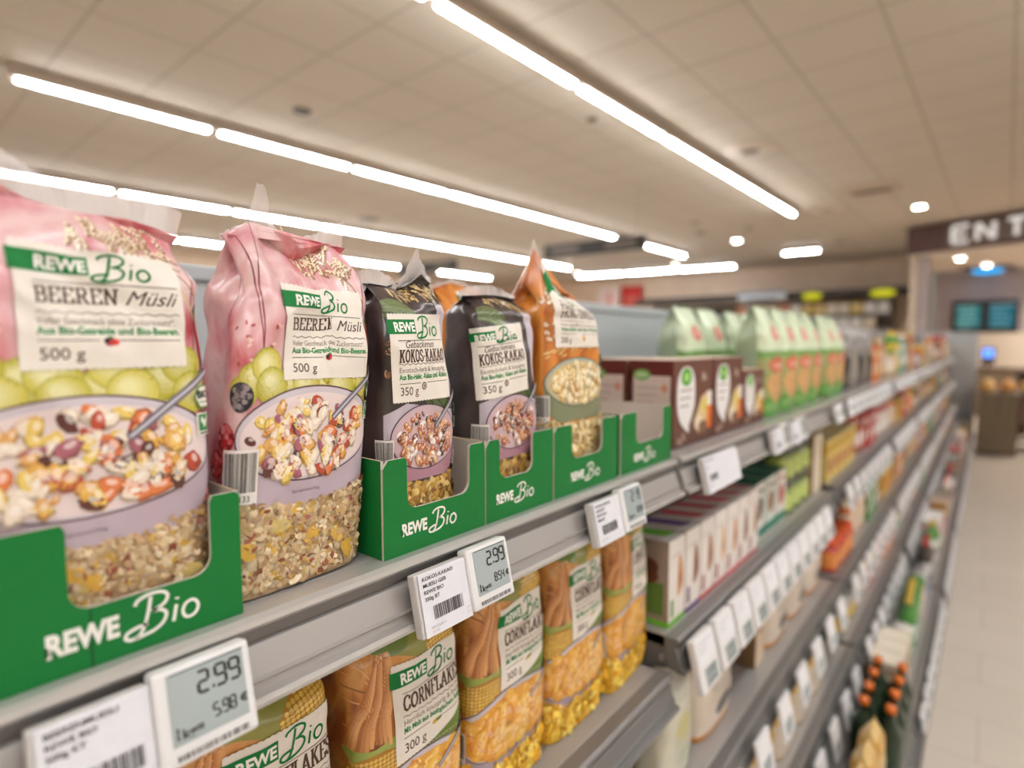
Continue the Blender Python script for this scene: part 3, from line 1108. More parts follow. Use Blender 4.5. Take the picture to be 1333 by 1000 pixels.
KIND = {
    'berry': dict(film='berry_film', fill='oat_fill', art=art_beeren, W=.146, D=.082, H=.272, vs=.222,
                  win=lambda u: .0655 + np.minimum(.013 * (u / .07) ** 2, .016),
                  cols=[C(h) for h in ('#c4a67e', '#d6bc94', '#b08e66', '#e0ccaa', '#bd9b70', '#cfb48a', '#a07c56', '#dcc49c', '#c3a274', '#d9c4a0', '#c8ac80', '#cfb68e', '#b89468', '#98503a', '#cfa548')], size=.0062, n=2300),
    'cocoa': dict(film='cocoa_film', fill='oat_fill', art=art_kokos, W=.122, D=.075, H=.252, vs=.218,
                  win=lambda u: .056 + np.minimum(.010 * (u / .06) ** 2, .012),
                  cols=[C(h) for h in ('#c49a44', '#d8b566', '#a87c34', '#8a6430', '#dcc07c', '#7a4f2c', '#b98a3c')], size=.0085, n=620),
    'honey': dict(film='honey_film', fill='puff_fill', art=art_honig, W=.137, D=.082, H=.262, vs=.226,
                  win=lambda u: .083 + np.minimum(.012 * (u / .07) ** 2, .014),
                  cols=[C(h) for h in ('#d9bf84', '#e6d09c', '#c4a262', '#b08a4c', '#ecdcb0')], size=.0080, n=760),
    'corn': dict(film='corn_film', fill='cornflake_fill', art=art_corn, W=.145, D=.085, H=.280, vs=.245,
                 win=lambda u: .045 + np.minimum(.016 * (u / .075) ** 2, .018),
                 cols=[C(h) for h in ('#e8b832', '#f0ca4c', '#d99e20', '#f4d666', '#c98c1a', '#e5ae2a')], size=.012, n=420),
}
LABELS = {
    'berry': dict(w=.085, h=.0715, title='BEEREN', script='Müsli', l1='Voller Geschmack ohne Zuckerzusatz*.', l2='Aus Bio-Getreide und Bio-Beeren.', wt='500 g', icon='berry'),
    'cocoa': dict(w=.080, h=.080, title='KOKOS-KAKAO', pre='Gebackenes', l1='Exotisch-herb & knusprig', l2='Aus Bio-Hafer, -Kakao und -Kokos', wt='350 g', icon='coconut'),
    'honey': dict(w=.104, h=.072, title='HONIG-DINKEL', l1='Fein gepufft & aromatisch', l2='Veredelt mit Bio-Honig', wt='200 g', icon='honey'),
    'corn': dict(w=.102, h=.098, title='CORNFLAKES', l1='Herrlich knusprig & leicht', l2='Mit Mais aus biologischem Anbau', wt='300 g', icon='corn', swoosh=True),
}


def make_bag(kind, name, label, cat, loc, rz, seed, lab_at, lab_rot=0.0, lab_warp=None, seam=None, seal=None, group=None, flake_n=1.0, wr_top=None, creases=(), seam_x=0.0, lean=0.0, W=None, H=None, wr=None, taper=.06, lab_fold=None, vs=None, lab_sx=None):
    K = KIND[kind]
    S = BagSurf(W or K['W'], K['D'], H or K['H'], vs or K['vs'], seed, n=5.2, seam=seam, wr_top=wr_top if wr_top is not None else .0035, creases=creases, seam_x=seam_x, lean=lean, wr=wr or .0010, taper=taper)
    root = thing(name, label, cat, loc, rz, group)
    up = MB([K['film'], 'printed_film'])
    low = MB([K['fill'], 'flake'])
    S.shell(low, up, K['win'])
    sx = S.W / K['W']
    A = Art()
    A.merge(K['art'](seed), sx=sx)
    lay(up, A, S, 1)
    up.build('printed_film', root)
    hw = S.W * .5
    flakes(low, S, int(K['n'] * flake_n), -hw - S.D * .35, hw + S.D * .2, K['size'] * .8, lambda u: K['win'](u) - .001, K['size'], K['cols'], seed + 5, 1)
    if kind == 'berry':     # a few large corn flakes among the oats
        flakes(low, S, 16, -hw * .8, hw * .8, .016, lambda u: K['win'](u) - .010, .018, [C('#cfa23c'), C('#c79f48'), C('#c9b06a')], seed + 9, 1, flat=.15)
    low.build('cereal_window', root)
    la = Art()
    l0 = label_art(**LABELS[kind])
    if lab_fold:
        l0.warp(lab_fold)
    la.merge(l0, dx=lab_at[0], dy=lab_at[1], rot=lab_rot, sx=lab_sx or sx, dL=8)
    lm = MB(['printed_paper'])
    lay(lm, la, S, 0, maxlen=.004)
    lm.build('front_label', root)
    if seal:
        seal_strip(S, seal, 'top_seal', root, seed=seed)
    return root

# ------------------------------------------------------------------ the room
CEIL, CD = 3.48, math.atan2(0.017069, 0.999854)     # lamps and tiles run a degree off the shelving
CDIR = np.array([math.sin(CD), math.cos(CD)])


def ceil_at(x0, y):
    return x0 + math.tan(CD) * y


def quad(name, pts, mat, kind='structure', thick=None):
    mb = MB([mat])
    mb.add(pts, [(0, 1, 2, 3)])
    return tag(mb.build(name, fix=False), kind=kind)


def line_grid_mat(name, pitch, width, base, line, off=(0, 0), rough=0.8, rot=0.0, var=0.06, brick=False):
    m, nt, b, N, L = node_mat(name)
    tc = N.new('ShaderNodeTexCoord')
    mp = N.new('ShaderNodeMapping')
    mp.vector_type = 'TEXTURE'
    mp.inputs['Location'].default_value = (off[0], off[1], 0)
    mp.inputs['Rotation'].default_value = (0, 0, rot)
    L.new(tc.outputs['Object'], mp.inputs[0])
    br = N.new('ShaderNodeTexBrick')
    br.offset = 0.5 if brick else 0.0
    br.squash = 1.0
    br.inputs['Scale'].default_value = 1.0
    br.inputs['Brick Width'].default_value = pitch[0]
    br.inputs['Row Height'].default_value = pitch[1]
    br.inputs['Mortar Size'].default_value = width / 2
    br.inputs['Mortar Smooth'].default_value = 0.15
    br.inputs['Bias'].default_value = 0.0
    c2 = mixc(base, (0, 0, 0, 1), var)
    br.inputs['Color1'].default_value = base
    br.inputs['Color2'].default_value = c2
    br.inputs['Mortar'].default_value = line
    L.new(mp.outputs[0], br.inputs['Vector'])
    no = N.new('ShaderNodeTexNoise')
    no.inputs['Scale'].default_value = 2.2
    no.inputs['Detail'].default_value = 5
    L.new(tc.outputs['Object'], no.inputs['Vector'])
    rp = N.new('ShaderNodeMapRange')
    rp.inputs[3].default_value = 1 - var
    rp.inputs[4].default_value = 1 + var
    L.new(no.outputs['Fac'], rp.inputs[0])
    sc = N.new('ShaderNodeVectorMath')
    sc.operation = 'SCALE'
    L.new(br.outputs['Color'], sc.inputs[0])
    L.new(rp.outputs[0], sc.inputs['Scale'])
    L.new(sc.outputs[0], b.inputs['Base Color'])
    b.inputs['Roughness'].default_value = rough
    MATS[name] = m
    return m


line_grid_mat('ceiling_tiles', (0.62, 0.62), 0.022, C('#ccbead'), C('#b0a291'), off=(-1.454, 3.662), rot=-CD, rough=0.9, var=0.03)
line_grid_mat('floor_tiles', (0.62, 0.305), 0.006, C('#d2c6b8'), C('#bcae9f'), off=(0.12, 0.05), rough=0.35, var=0.045, brick=True)
noise_mat('wall_beige', [(0.3, C('#e2c8ae')), (0.7, C('#ead2ba'))], scale=3, rough=0.8, bump=0.03)
noise_mat('wall_mauve', [(0.3, C('#a99ea0')), (0.7, C('#b5aaab'))], scale=3, rough=0.7, bump=0.03)
noise_mat('wall_cream', [(0.3, C('#d9cab8')), (0.7, C('#e3d6c6'))], scale=3, rough=0.8, bump=0.03)
noise_mat('brown_fascia', [(0.3, C('#4c2f28')), (0.7, C('#593930'))], scale=4, rough=0.5, bump=0.03)
noise_mat('wood', [(0.3, C('#5f5140')), (0.5, C('#77664f')), (0.7, C('#6a5a46'))], scale=6, stretch=(6, 6, .5), rough=0.5, bump=0.05)

quad('floor', [(-14, -4, 0), (10, -4, 0), (10, 20, 0), (-14, 20, 0)], 'floor_tiles')
quad('ceiling', [(-14, 20, CEIL), (10, 20, CEIL), (10, -4, CEIL), (-14, -4, CEIL)], 'ceiling_tiles')
quad('wall_left', [(-14, -4, 0), (-14, 20, 0), (-14, 20, CEIL), (-14, -4, CEIL)], 'wall_beige')
quad('wall_right', [(10, 20, 0), (10, -4, 0), (10, -4, CEIL), (10, 20, CEIL)], 'wall_cream')
quad('wall_front', [(10, -4, 0), (-14, -4, 0), (-14, -4, CEIL), (10, -4, CEIL)], 'wall_cream')
quad('wall_back', [(-14, 16.85, 0), (-.7, 16.65, 0), (-.7, 16.65, CEIL), (-14, 16.85, CEIL)], 'wall_beige')
mbw = MB(['wall_mauve'])
mbw.box((4.7, 15.9, 1.475), (10.6, .2, 2.95))
tag(mbw.build('wall_bakery'), kind='structure')
mbw = MB(['wall_cream'])
mbw.box((-.74, 14.75, 1.74), (.10, 3.8, 3.48))
tag(mbw.build('wall_return'), kind='structure')
mbw = MB(['wall_mauve'])
mbw.box((-.58, 12.95, 1.475), (.16, .22, 2.95), bev=.01)
tag(mbw.build('wall_pillar'), kind='structure')
fang = math.atan2(-.375, 1.0)
FX, FY = -.80, 12.60      # near end of the fascia; it swings towards the aisle as it runs on
soff = MB(['wall_cream'])
dx, dy = math.cos(fang), math.sin(fang)
pts2 = [(FX, FY), (FX + dx * 6, FY + dy * 6), (5, 15.8), (FX, 15.8)]
V = [(x, y, 2.96) for x, y in pts2] + [(x, y, 3.0) for x, y in pts2]
soff.add(V, [(3, 2, 1, 0), (4, 5, 6, 7), (0, 1, 5, 4), (1, 2, 6, 5), (2, 3, 7, 6), (3, 0, 4, 7)])
tag(soff.build('ceiling_soffit'), kind='structure')

# fascia sign over the bakery entrance
fs = thing('fascia_sign', 'brown overhead fascia board with pale capital letters above the bakery area', 'sign', (FX, FY, 2.985), fang)
mb = MB(['brown_fascia'])
mb.box((2.0, -.05, .235), (4.0, .10, .47), bev=.006)
mb.build('board', fs)
mb = MB(['printed_card'])
mb.box((1.55, -.105, .235), (1.86, .012, .34), C('#6d5f56'), bev=.004)
mb.build('letter_panel', fs)
mb = MB(['sign_letter'])


def fascia_letter(strokes, x, w, h, z):
    for (a, b_) in strokes:
        p, q = np.array(a) * (w, h), np.array(b_) * (w, h)
        d = q - p
        l = np.linalg.norm(d)
        n_ = np.array([-d[1], d[0]]) / l * .030
        P = [p + n_, q + n_, q - n_, p - n_]
        V = [(x + pp[0], -.135, z + pp[1]) for pp in P] + [(x + pp[0], -.110, z + pp[1]) for pp in P]
        mb.add(V, [(0, 1, 2, 3), (7, 6, 5, 4), (0, 4, 5, 1), (1, 5, 6, 2), (2, 6, 7, 3), (3, 7, 4, 0)])


LET = {'E': [((0, 0), (0, 1)), ((0, 1), (1, 1)), ((0, .5), (.8, .5)), ((0, 0), (1, 0))], 'N': [((0, 0), (0, 1)), ((0, 1), (1, 0)), ((1, 0), (1, 1))], 'T': [((.5, 0), (.5, 1)), ((0, 1), (1, 1))]}
for ch, x in zip('ENT', (.72, 1.06, 1.46)):
    fascia_letter(LET[ch], x, .22, .26, .105)
mb.build('lettering', fs)


# ceiling lamps: rows of linear fittings
def lamp_proto():
    t = thing('ceiling_lamp', 'white linear ceiling lamp', 'ceiling lamp', (0, 0, -50), -CD)
    h = MB(['plastic'])
    h.box((0, 0, .045), (.078, 1.455, .085), C('#b5a391'), bev=.004)
    h.build('housing', t)
    d = MB(['lamp_light'])
    d.box((0, 0, -.006), (.054, 1.36, .016), (1, 1, 1, 1), bev=.006)
    d.build('diffuser', t)
    return t


LP = lamp_proto()
ROWS = [(-2.18, -.565 + -1.465 * 2, 9, 'the aisle lamp row'),
        (-5.26, 1.04, 8, 'the second lamp row'),
        (-8.48, 1.2, 8, 'the third lamp row'),
        (-11.72, 1.7, 8, 'the deepest lamp row'),
        (1.02, -3.4, 6, 'the walkway lamp row'), (4.15, -3.4, 9, 'the added fill row past the walkway'), (7.3, -3.4, 9, 'the added fill row by the side wall')]  # last two rows are unseen, added for frontal fill on the goods
first = True
ORD = ['first', 'second', 'third', 'fourth', 'fifth', 'sixth', 'seventh', 'eighth', 'ninth', 'tenth']
for x0, ys, n, what in ROWS:
    for k in range(n):
        yc = ys + 1.465 * (k + .5)
        loc = (ceil_at(x0, yc), yc, 3.385)
        lab = 'white linear lamp, %s from the near end of %s' % (ORD[k], what)
        if first:
            LP.location = loc
            LP['label'] = lab
            LP['group'] = 'linear ceiling lamps'
            first = False
        else:
            dup(LP, loc, -CD, lab, 'linear ceiling lamps')
for (x, y, lab) in ((-8.45, 14.75, 'white lamp of the row along the far wall, end near the side wall'), (-6.95, 14.95, 'white lamp of the row along the far wall, middle piece'), (-5.45, 15.15, 'white lamp of the row along the far wall, end towards the bakery')):
    dup(LP, (x, y, 3.385), math.pi / 2 + .13, lab, 'linear ceiling lamps')
dup(LP, (-2.85, 13.75, 3.385), math.pi / 2 + .05, 'short white lamp set alone across the ceiling before the far wall', 'linear ceiling lamps', scale=(1, .5, 1))

# round fittings
sp = thing('downlight', 'x', 'ceiling lamp', (0, 0, -50))
mb = MB(['plastic'])
mb.lathe([(.105, 0), (.105, -.03), (.085, -.034), (.085, 0)], 24, col=C('#d8cec2'), caps=False)
mb.build('rim', sp)
mb = MB(['spot_light'])
mb.lathe([(.08, -.02), (.08, -.026)], 24)
mb.build('diffuser', sp)
first = True
for (x, y, z, lab) in ((-.515, 10.65, CEIL, 'bright round downlight in the ceiling before the brown fascia'), (-3.6, 11.9, CEIL, 'round white downlight between the lamp rows, beyond the end of the aisle lamps'),
                       (-6.02, 14.45, CEIL, 'round white downlight just past the end of the second lamp row'), (-9.08, 14.55, CEIL, 'round white downlight at the end of the third lamp row'),
                       (-.09, 13.2, 2.955, 'round white downlight in the bakery soffit under the fascia letters'), (.27, 14.72, 2.955, 'round white downlight in the bakery soffit above the blue lamp')):
    if first:
        sp.location = (x, y, z)
        sp['label'] = lab
        sp['group'] = 'round downlights'
        first = False
    else:
        dup(sp, (x, y, z), 0, lab, 'round downlights')

for (x, y, r, lab, nm, cat) in ((-1.655, 6.48, .19, 'round ceiling air outlet with dark open centre beside the aisle lamp row', 'ceiling_vent', 'air vent'),
                                (-1.62, 10.07, .19, 'round ceiling air outlet with dark centre beyond the aisle lamp row end', 'ceiling_vent', 'air vent')):
    t = thing(nm, lab, cat, (x, y, CEIL), 0, 'round air outlets')
    mb = MB(['plastic'])
    mb.lathe([(r * 1.35, 0), (r * 1.3, -.012), (r * .62, -.03), (r * .55, -.02), (r * .55, 0)], 28, col=C('#cdbba6'), caps=False)
    mb.build('rim', t)
    mb = MB(['plain'])
    mb.lathe([(r * .54, -.004), (r * .5, -.010)], 24, col=C('#4a3b30'))
    mb.build('opening', t)
for k, (x, y, r, col, lab) in enumerate(((-4.38, 2.89, .075, '#5a4f44', 'small dark round ceiling speaker between the two near lamp rows'), (-2.51, 4.68, .045, '#6d5f52', 'small dark round detector beside the aisle lamp row'),
                                (-3.6, 9.78, .07, '#83705e', 'small brownish round detector past the middle of the ceiling'), (-3.88, 10.73, .08, '#6f5e50', 'small brown round detector beside the far downlight'),
                                (-3.04, 10.85, .07, '#7a6858', 'round brown detector above the single short lamp'), (-7.65, 6.04, .16, '#85786a', 'dark grey round ceiling speaker between the deeper lamp rows'),
                                (-2.07, 13.5, .09, '#8a7866', 'small brown round ceiling fitting near the far wall'))):
    t = thing('ceiling_detector', lab, 'ceiling detector', (x, y, CEIL), 0, 'small round ceiling fittings')
    mb = MB(['plain'])
    mb.lathe([(r * 1.1, 0), (r, -.014), (r * .8, -.02)], 20, col=C(col))
    mb.build('body', t)
    mb = MB(['plain'])
    mb.lathe([(r * .55, -.018), (r * .45, -.026)], 16, col=mixc(C(col), (0, 0, 0, 1), .3))
    mb.build('cap', t)
t = thing('ceiling_cassette', 'square ceiling air unit with a dark slot, in front of the fascia', 'air vent', (-.95, 9.1, CEIL), -CD)
mb = MB(['plastic'])
mb.box((0, 0, -.012), (.62, .62, .024), C('#c7b39d'), bev=.006)
mb.build('cover', t)
mb = MB(['plain'])
mb.box((.02, .1, -.026), (.46, .16, .006), C('#4a3d32'))
mb.build('slot', t)

# hanging aisle signs
def aisle_sign(x, y, w, rz, lab):
    t = thing('aisle_sign', lab, 'sign', (x, y, 2.66), rz, 'hanging aisle signs')
    mb = MB(['plain'])
    mb.box((0, 0, .095), (w, .05, .19), C('#2b2420'), bev=.004)
    mb.build('board', t)
    mb = MB(['printed_card'])
    for q in (-.27, .27):
        mb = MB(['printed_card'])
        mb.box((q * w, -.028, .095), (w * .28, .006, .085), C('#6f655c'))
        mb.build('text_field', t)
    for q in (-.42, .42):
        mb = MB(['plastic'])
        mb.tube([(q * w, 0, .19), (q * w, 0, CEIL - 2.66)], .004, 6, C('#9a8f84'))
        mb.build('hanging_wire', t)


aisle_sign(-3.92, 7.0, 1.58, .05, 'dark hanging aisle sign with two grey text fields, nearer the aisle lamps')
aisle_sign(-7.35, 7.05, 1.35, .10, 'dark hanging aisle sign, half hidden behind the cereal bags')

# ------------------------------------------------------------------ shelving
RAIL = [(-.012, 0), (.009, .0005), (.0135, -.002), (.0145, -.0055), (.012, -.0085), (.007, -.0100), (.005, -.012), (.0065, -.0195), (.0095, -.021), (.0165, -.0415), (.0195, -.043), (.0175, -.045), (.0185, -.0495),
        (.025, -.0515), (.0275, -.0545), (.0265, -.058), (.018, -.0588), (-.012, -.052)]
RAIL_MI = [1, 1, 1, 1, 1, 2, 2, 2, 0, 0, 1, 0, 0, 1, 1, 1, 1, 0]


def rail(y0, y1, x, z, parent, dark=False):
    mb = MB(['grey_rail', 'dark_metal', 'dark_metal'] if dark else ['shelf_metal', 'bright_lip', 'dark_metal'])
    n = len(RAIL)
    V = [(x + a, y0, z + b_) for a, b_ in RAIL] + [(x + a, y1, z + b_) for a, b_ in RAIL]
    fs = [(i, (i + 1) % n, n + (i + 1) % n, n + i) for i in range(n)]
    tr = tessellate_polygon([[Vector((a, b_, 0)) for a, b_ in RAIL]])
    fs += [tuple(q) for q in tr] + [tuple(n + i for i in reversed(q)) for q in tr]
    mb.add(V, fs, (.7, .7, .7, 1), RAIL_MI + [0] * (2 * len(tr)))
    return mb.build('price_rail', parent)


XB = -.42


def gondola(y0, y1, levels, label, end=False):
    t = thing('shelving_unit', label, 'shelving unit', (0, 0, 0), 0, 'shelving units of the aisle')
    mb = MB(['panel_metal'])
    mb.box((XB - .012, (y0 + y1) / 2, .80), (.024, y1 - y0 - .012, 1.47), bev=.003)
    mb.box((XB - .012, (y0 + y1) / 2, 1.541), (.036, y1 - y0 - .006, .022), bev=.004)
    mb.build('back_panel', t)
    mb = MB(['dark_metal'])
    mb.box((XB + .012, y1 - .012, .76), (.03, .020, 1.50), bev=.003)
    mb.build('upright', t)
    mb = MB(['dark_metal'])
    mb.box((-.06, (y0 + y1) / 2, .082), (.62, y1 - y0 - .002, .160), bev=.004)
    mb.build('base_plinth', t)
    mb = MB(['bright_lip', 'dark_metal'])
    mb.box((.272, (y0 + y1) / 2, .065), (.034, y1 - y0 - .002, .05), mi=1, bev=.008)
    mb.box((.264, (y0 + y1) / 2, .022), (.05, y1 - y0 - .002, .040), mi=0, bev=.006)
    mb.build('kick_guard', t)
    for i, (z, x) in enumerate(levels):
        a, b_ = y0 + .016, y1 - .016
        mb = MB(['shelf_metal', 'dark_metal'])
        mb.box(((x - .012 + XB) / 2, (a + b_) / 2, z - .012), (x - .012 - XB, b_ - a, .024), bev=.002)
        for ye in (a + .002, b_ - .002):
            mb.prism_y([(XB, z), (x - .012, z - .003), (x - .012, z - .06), (XB + .06, z - .09), (XB, z - .09)], ye - .002, ye + .002, mi=1)
            mb.box((x - .018, ye, z - .042), (.010, .016, .012), mi=0, bev=.003)
        s = mb.build('shelf', t)
        rail(a - .006, b_ + .006, x, z, s, dark=i > 0)  # lower rails darker; on the cereal bay's second shelf that tone is painted shade
    if end:
        mb = MB(['panel_metal'])
        mb.box((-.09, y1 + .03, .79), (.72, .03, 1.58), bev=.004)
        mb.build('end_panel', t)
    return t


YJ = [-.40, .905, 2.205, 3.505, 4.805, 6.105, 7.405, 8.705, 9.9]
LV = {0: [(1.258, 0), (.893, 0), (.56, .03), (.235, .25)]}
for i in range(1, 8):
    LV[i] = [(1.256, 0), (.942 if i == 1 else .955, 0), (.635, .03), (.42, .08), (.235, .25)]
BAYN = ['cereal bag bay, the one closest to the viewer', 'bay with brown boxes and cookie pouches on top', 'bay with dark jars on its top shelf', 'fourth bay along the aisle', 'fifth bay along the aisle', 'sixth bay along the aisle', 'seventh bay along the aisle', 'last bay, closed by a grey end panel']
for i in range(8):
    gondola(YJ[i], YJ[i + 1], LV[i], 'grey metal shelving unit, ' + BAYN[i], end=(i == 7))

# ------------------------------------------------------------------ shelf trays
INNER = C('#c4b9ae')


def tray(y0, w, depth, cut, label, logo, seam=None, h=.088):
    t = thing('shelf_tray', label, 'cardboard tray', (0, y0, 1.2585), 0, 'green cardboard trays on the top shelf')
    ca, cb, zb = cut
    r = .012
    arcL = [(ca + r - r * math.cos(q), zb + r - r * math.sin(q)) for q in np.linspace(0, math.pi / 2, 7)]
    arcR = [(cb - r + r * math.sin(q), zb + r - r * math.cos(q)) for q in np.linspace(0, math.pi / 2, 7)]
    outline = [(0, 0), (w, 0), (w, h - .003), (w - .003, h), (cb + .002, h), (cb, h - .004)] + list(reversed(arcR)) + list(reversed(arcL)) + [(ca, h - .004), (ca - .002, h), (.006, h), (0, h - .007)]
    mb = MB(['printed_card'])
    mb.prism_x(outline, -.0028, 0, INNER, face_col=C('#06722f'))
    A = Art()
    if seam:
        A.rect(seam - .0006, 0, seam + .0006, zb, C('#0c4a22'), 0)
    x, z, hh = logo
    A.text('REWE', x, z, hh, C('#f1ece2'), 1, bold=.045, width=hh * 2.9)
    A.bio(x + hh * 3.45, z - hh * .42, hh * 2.0, C('#f1ece2'), 1)
    lay(mb, A, plane_x(0), 0, maxlen=.02, eps=.0001)
    mb.build('front_panel', t)
    hb = h
    for ys, fc in ((0, '-y'), (w - .0028, '+y')):
        mb = MB(['printed_card'])
        mb.box((-depth / 2 - .0028, ys + .0014, hb / 2), (depth, .0028, hb), INNER, face_cols={fc: C('#06722f'), '+z': C('#b59d80')})
        mb.build('side_panel', t)
    mb = MB(['printed_card'])
    mb.box((-depth / 2 - .0028, w / 2, .0012), (depth, w - .0058, .0024), INNER)
    mb.build('base_panel', t)
    mb = MB(['printed_card'])
    mb.box((-depth - .001, w / 2, hb / 2), (.0028, w - .006, hb), INNER, face_cols={'-x': C('#06722f')})
    mb.build('back_panel', t)
    return t


tray(.020, .166, .15, (.067, .146, .036), 'green card tray with white lettering around the largest pink cereal bag', (.055, .014, .0125), seam=.077)
tray(.310, .131, .16, (.027, .108, .040), 'green card tray with white lettering around the dark cocoa bag with upright label', (.020, .017, .0105))
tray(.443, .120, .16, (.022, .080, .044), 'green card tray with white lettering around the dark cocoa bag with folded label', (.016, .018, .0100))
tray(.566, .153, .16, (.038, .112, .044), 'green card tray with white lettering around the orange honey bag', (.036, .016, .0105))
tray(.730, .168, .16, (.046, .136, .040), 'empty green card tray with white lettering, beside the brown boxes', (.040, .014, .0105))

# ------------------------------------------------------------------ cereal bags on the top shelf
TZ = 1.2615
make_bag('berry', 'muesli_bag', 'large pink berry muesli bag standing in its green tray', 'cereal bag', (-.050, .1020, TZ + .0012), .0, 21, (.0150, .2075), 0.0,
         seam=[(-1, .014), (-.6, .012), (0, -.004), (.5, -.004), (1, -.012)], seal=[(-1, .012, .004), (-.62, .022, .004), (-.5, .020, .002), (-.05, .020, -.004), (.55, .016, -.004), (.9, .020, 0), (1, .016, .004)],
         group='pink muesli bags', wr_top=.0052, W=.149, creases=((-.07, .262, .06, .19, -.0030, .005), (-.06, .24, .02, .18, .0022, .0045), (.07, .265, -.02, .235, .0026, .005), (.03, .25, .075, .17, .0018, .006)), seam_x=.004)
make_bag('berry', 'muesli_bag', 'pink berry muesli bag with creased label standing loose on the shelf between two trays', 'cereal bag', (-.051, .2390, 1.2600), .05, 34, (.0145, .1965), -.02, W=.122, lab_sx=.93, lean=.021,
         seam=[(-1, -.004), (-.55, .012), (-.25, .008), (.15, -.004), (.6, .004), (1, .002)], seal=[(-1, .002, 0), (-.66, .004, 0), (-.60, .030, .010), (-.5, .030, .012), (-.34, .012, .012), (-.2, .012, 0), (.1, .010, -.004), (.5, .012, 0), (.86, .020, .004), (1, .026, .008)],
         group='pink muesli bags', wr_top=.0065, creases=((-.05, .275, -.028, .185, .0042, .007), (-.03, .262, -.012, .20, -.0036, .007), (.004, .25, .012, .165, -.0022, .005), (-.075, .225, -.03, .232, -.003, .006), (.06, .245, .075, .20, .003, .006)), seam_x=-.004,
         lab_fold=lambda x, y: (np.where(x > .002, x - .0035 * np.clip((x - .002) / .004, 0, 1), x), y + .0018 * np.exp(-((x - .003) / .006) ** 2)))
make_bag('cocoa', 'muesli_bag', 'dark brown cocoa cereal bag with upright cream label in the second green tray', 'cereal bag', (-.048, .3685, TZ), .03, 45, (-.003, .174), .02, lab_sx=.88,
         seam=[(-1, -.010), (0, -.012), (.55, .004), (1, -.006)], seal=[(-1, .012, 0), (-.6, .016, .004), (-.1, .004, 0), (.3, .008, .004), (.48, .030, .008), (.6, .016, .006), (1, .006, 0)],
         group='dark cocoa cereal bags', wr_top=.006, W=.092, creases=((.03, .25, .045, .15, -.004, .007), (.0, .235, .03, .22, .003, .006)))
make_bag('cocoa', 'muesli_bag', 'dark brown cocoa cereal bag with tilted folded label in the third green tray', 'cereal bag', (-.048, .503, TZ), .02, 52, (-.019, .170), .10, lab_sx=1.04,
         seam=[(-1, -.014), (0, -.010), (1, -.012)], seal=[(-1, .006, 0), (-.5, .012, .002), (.2, .012, .004), (1, .004, 0)],
         group='dark cocoa cereal bags', wr_top=.005, W=.104, creases=((-.05, .215, .05, .212, -.003, .006), (.0, .25, .02, .2, .002, .006)),
         lab_fold=lambda x, y: (x, np.where(y > .022, y - .004, y)))
make_bag('honey', 'muesli_bag', 'orange honey cereal bag with a raised corner and cream label in the fourth green tray', 'cereal bag', (-.053, .6435, TZ), .02, 63, (.004, .218), .0, lean=-.010,
         seam=[(-1, -.014), (-.75, .022), (-.6, .046), (-.45, .036), (-.1, .006), (.4, -.006), (1, -.014)], seal=[(-1, .0, 0), (-.72, .002, 0), (-.62, .014, .006), (-.5, .010, .006), (0, .006, 0), (1, .004, 0)],
         group='orange honey cereal bags', wr_top=.006, creases=((-.06, .225, -.01, .232, .004, .006), (-.04, .27, -.02, .225, -.003, .007)))
make_bag('honey', 'muesli_bag', 'orange honey cereal bag behind the front orange bag, its top visible over the cocoa bags', 'cereal bag', (-.208, .625, TZ), .0, 71, (.02, .216), .0,
         seam=[(-1, .0), (-.4, .012), (.4, .004), (1, -.004)], seal=[(-1, .004, 0), (0, .008, 0), (1, .004, 0)], group='orange honey cereal bags', flake_n=.2)
make_bag('honey', 'muesli_bag', 'orange honey cereal bag at the back of the shelf behind the dark cocoa bags', 'cereal bag', (-.300, .610, 1.2600), .0, 75, (.02, .216), .0,
         seam=[(-1, -.004), (-.4, .002), (.4, .010), (1, .004)], seal=[(-1, .004, 0), (0, .008, 0), (1, .004, 0)], group='orange honey cereal bags', flake_n=.1)

# ------------------------------------------------------------------ cornflake bags, second shelf
CZ = .8950
cw = lambda x, y: (x, y)
CF = [(.212, 81, 'cornflakes bag with cream label, partly below the price label', .0), (.374, 82, 'cornflakes bag with cream label under the cocoa price label', .0),
      (.533, 83, 'cornflakes bag with cream label, third from the near end of its row', .0), (.686, 84, 'cornflakes bag with cream label under the third price label', .0), (.8385, 85, 'cornflakes bag next to the white boxes, label turned partly away', .09)]
for (yc, sd, lab, rz) in CF:
    make_bag('corn', 'cornflakes_bag', 'orange brown ' + lab, 'cereal bag', (-.076, yc, CZ), rz, sd, (.024 if rz == 0 else .045, .186), 0.0,
             seam=[(-1, -.006), (0, .002), (1, -.004)], group='cornflakes bags on the second shelf', wr_top=.004, creases=((-.04, .27, -.03, .19, -.003, .007), (-.06, .25, -.05, .17, .003, .008)))

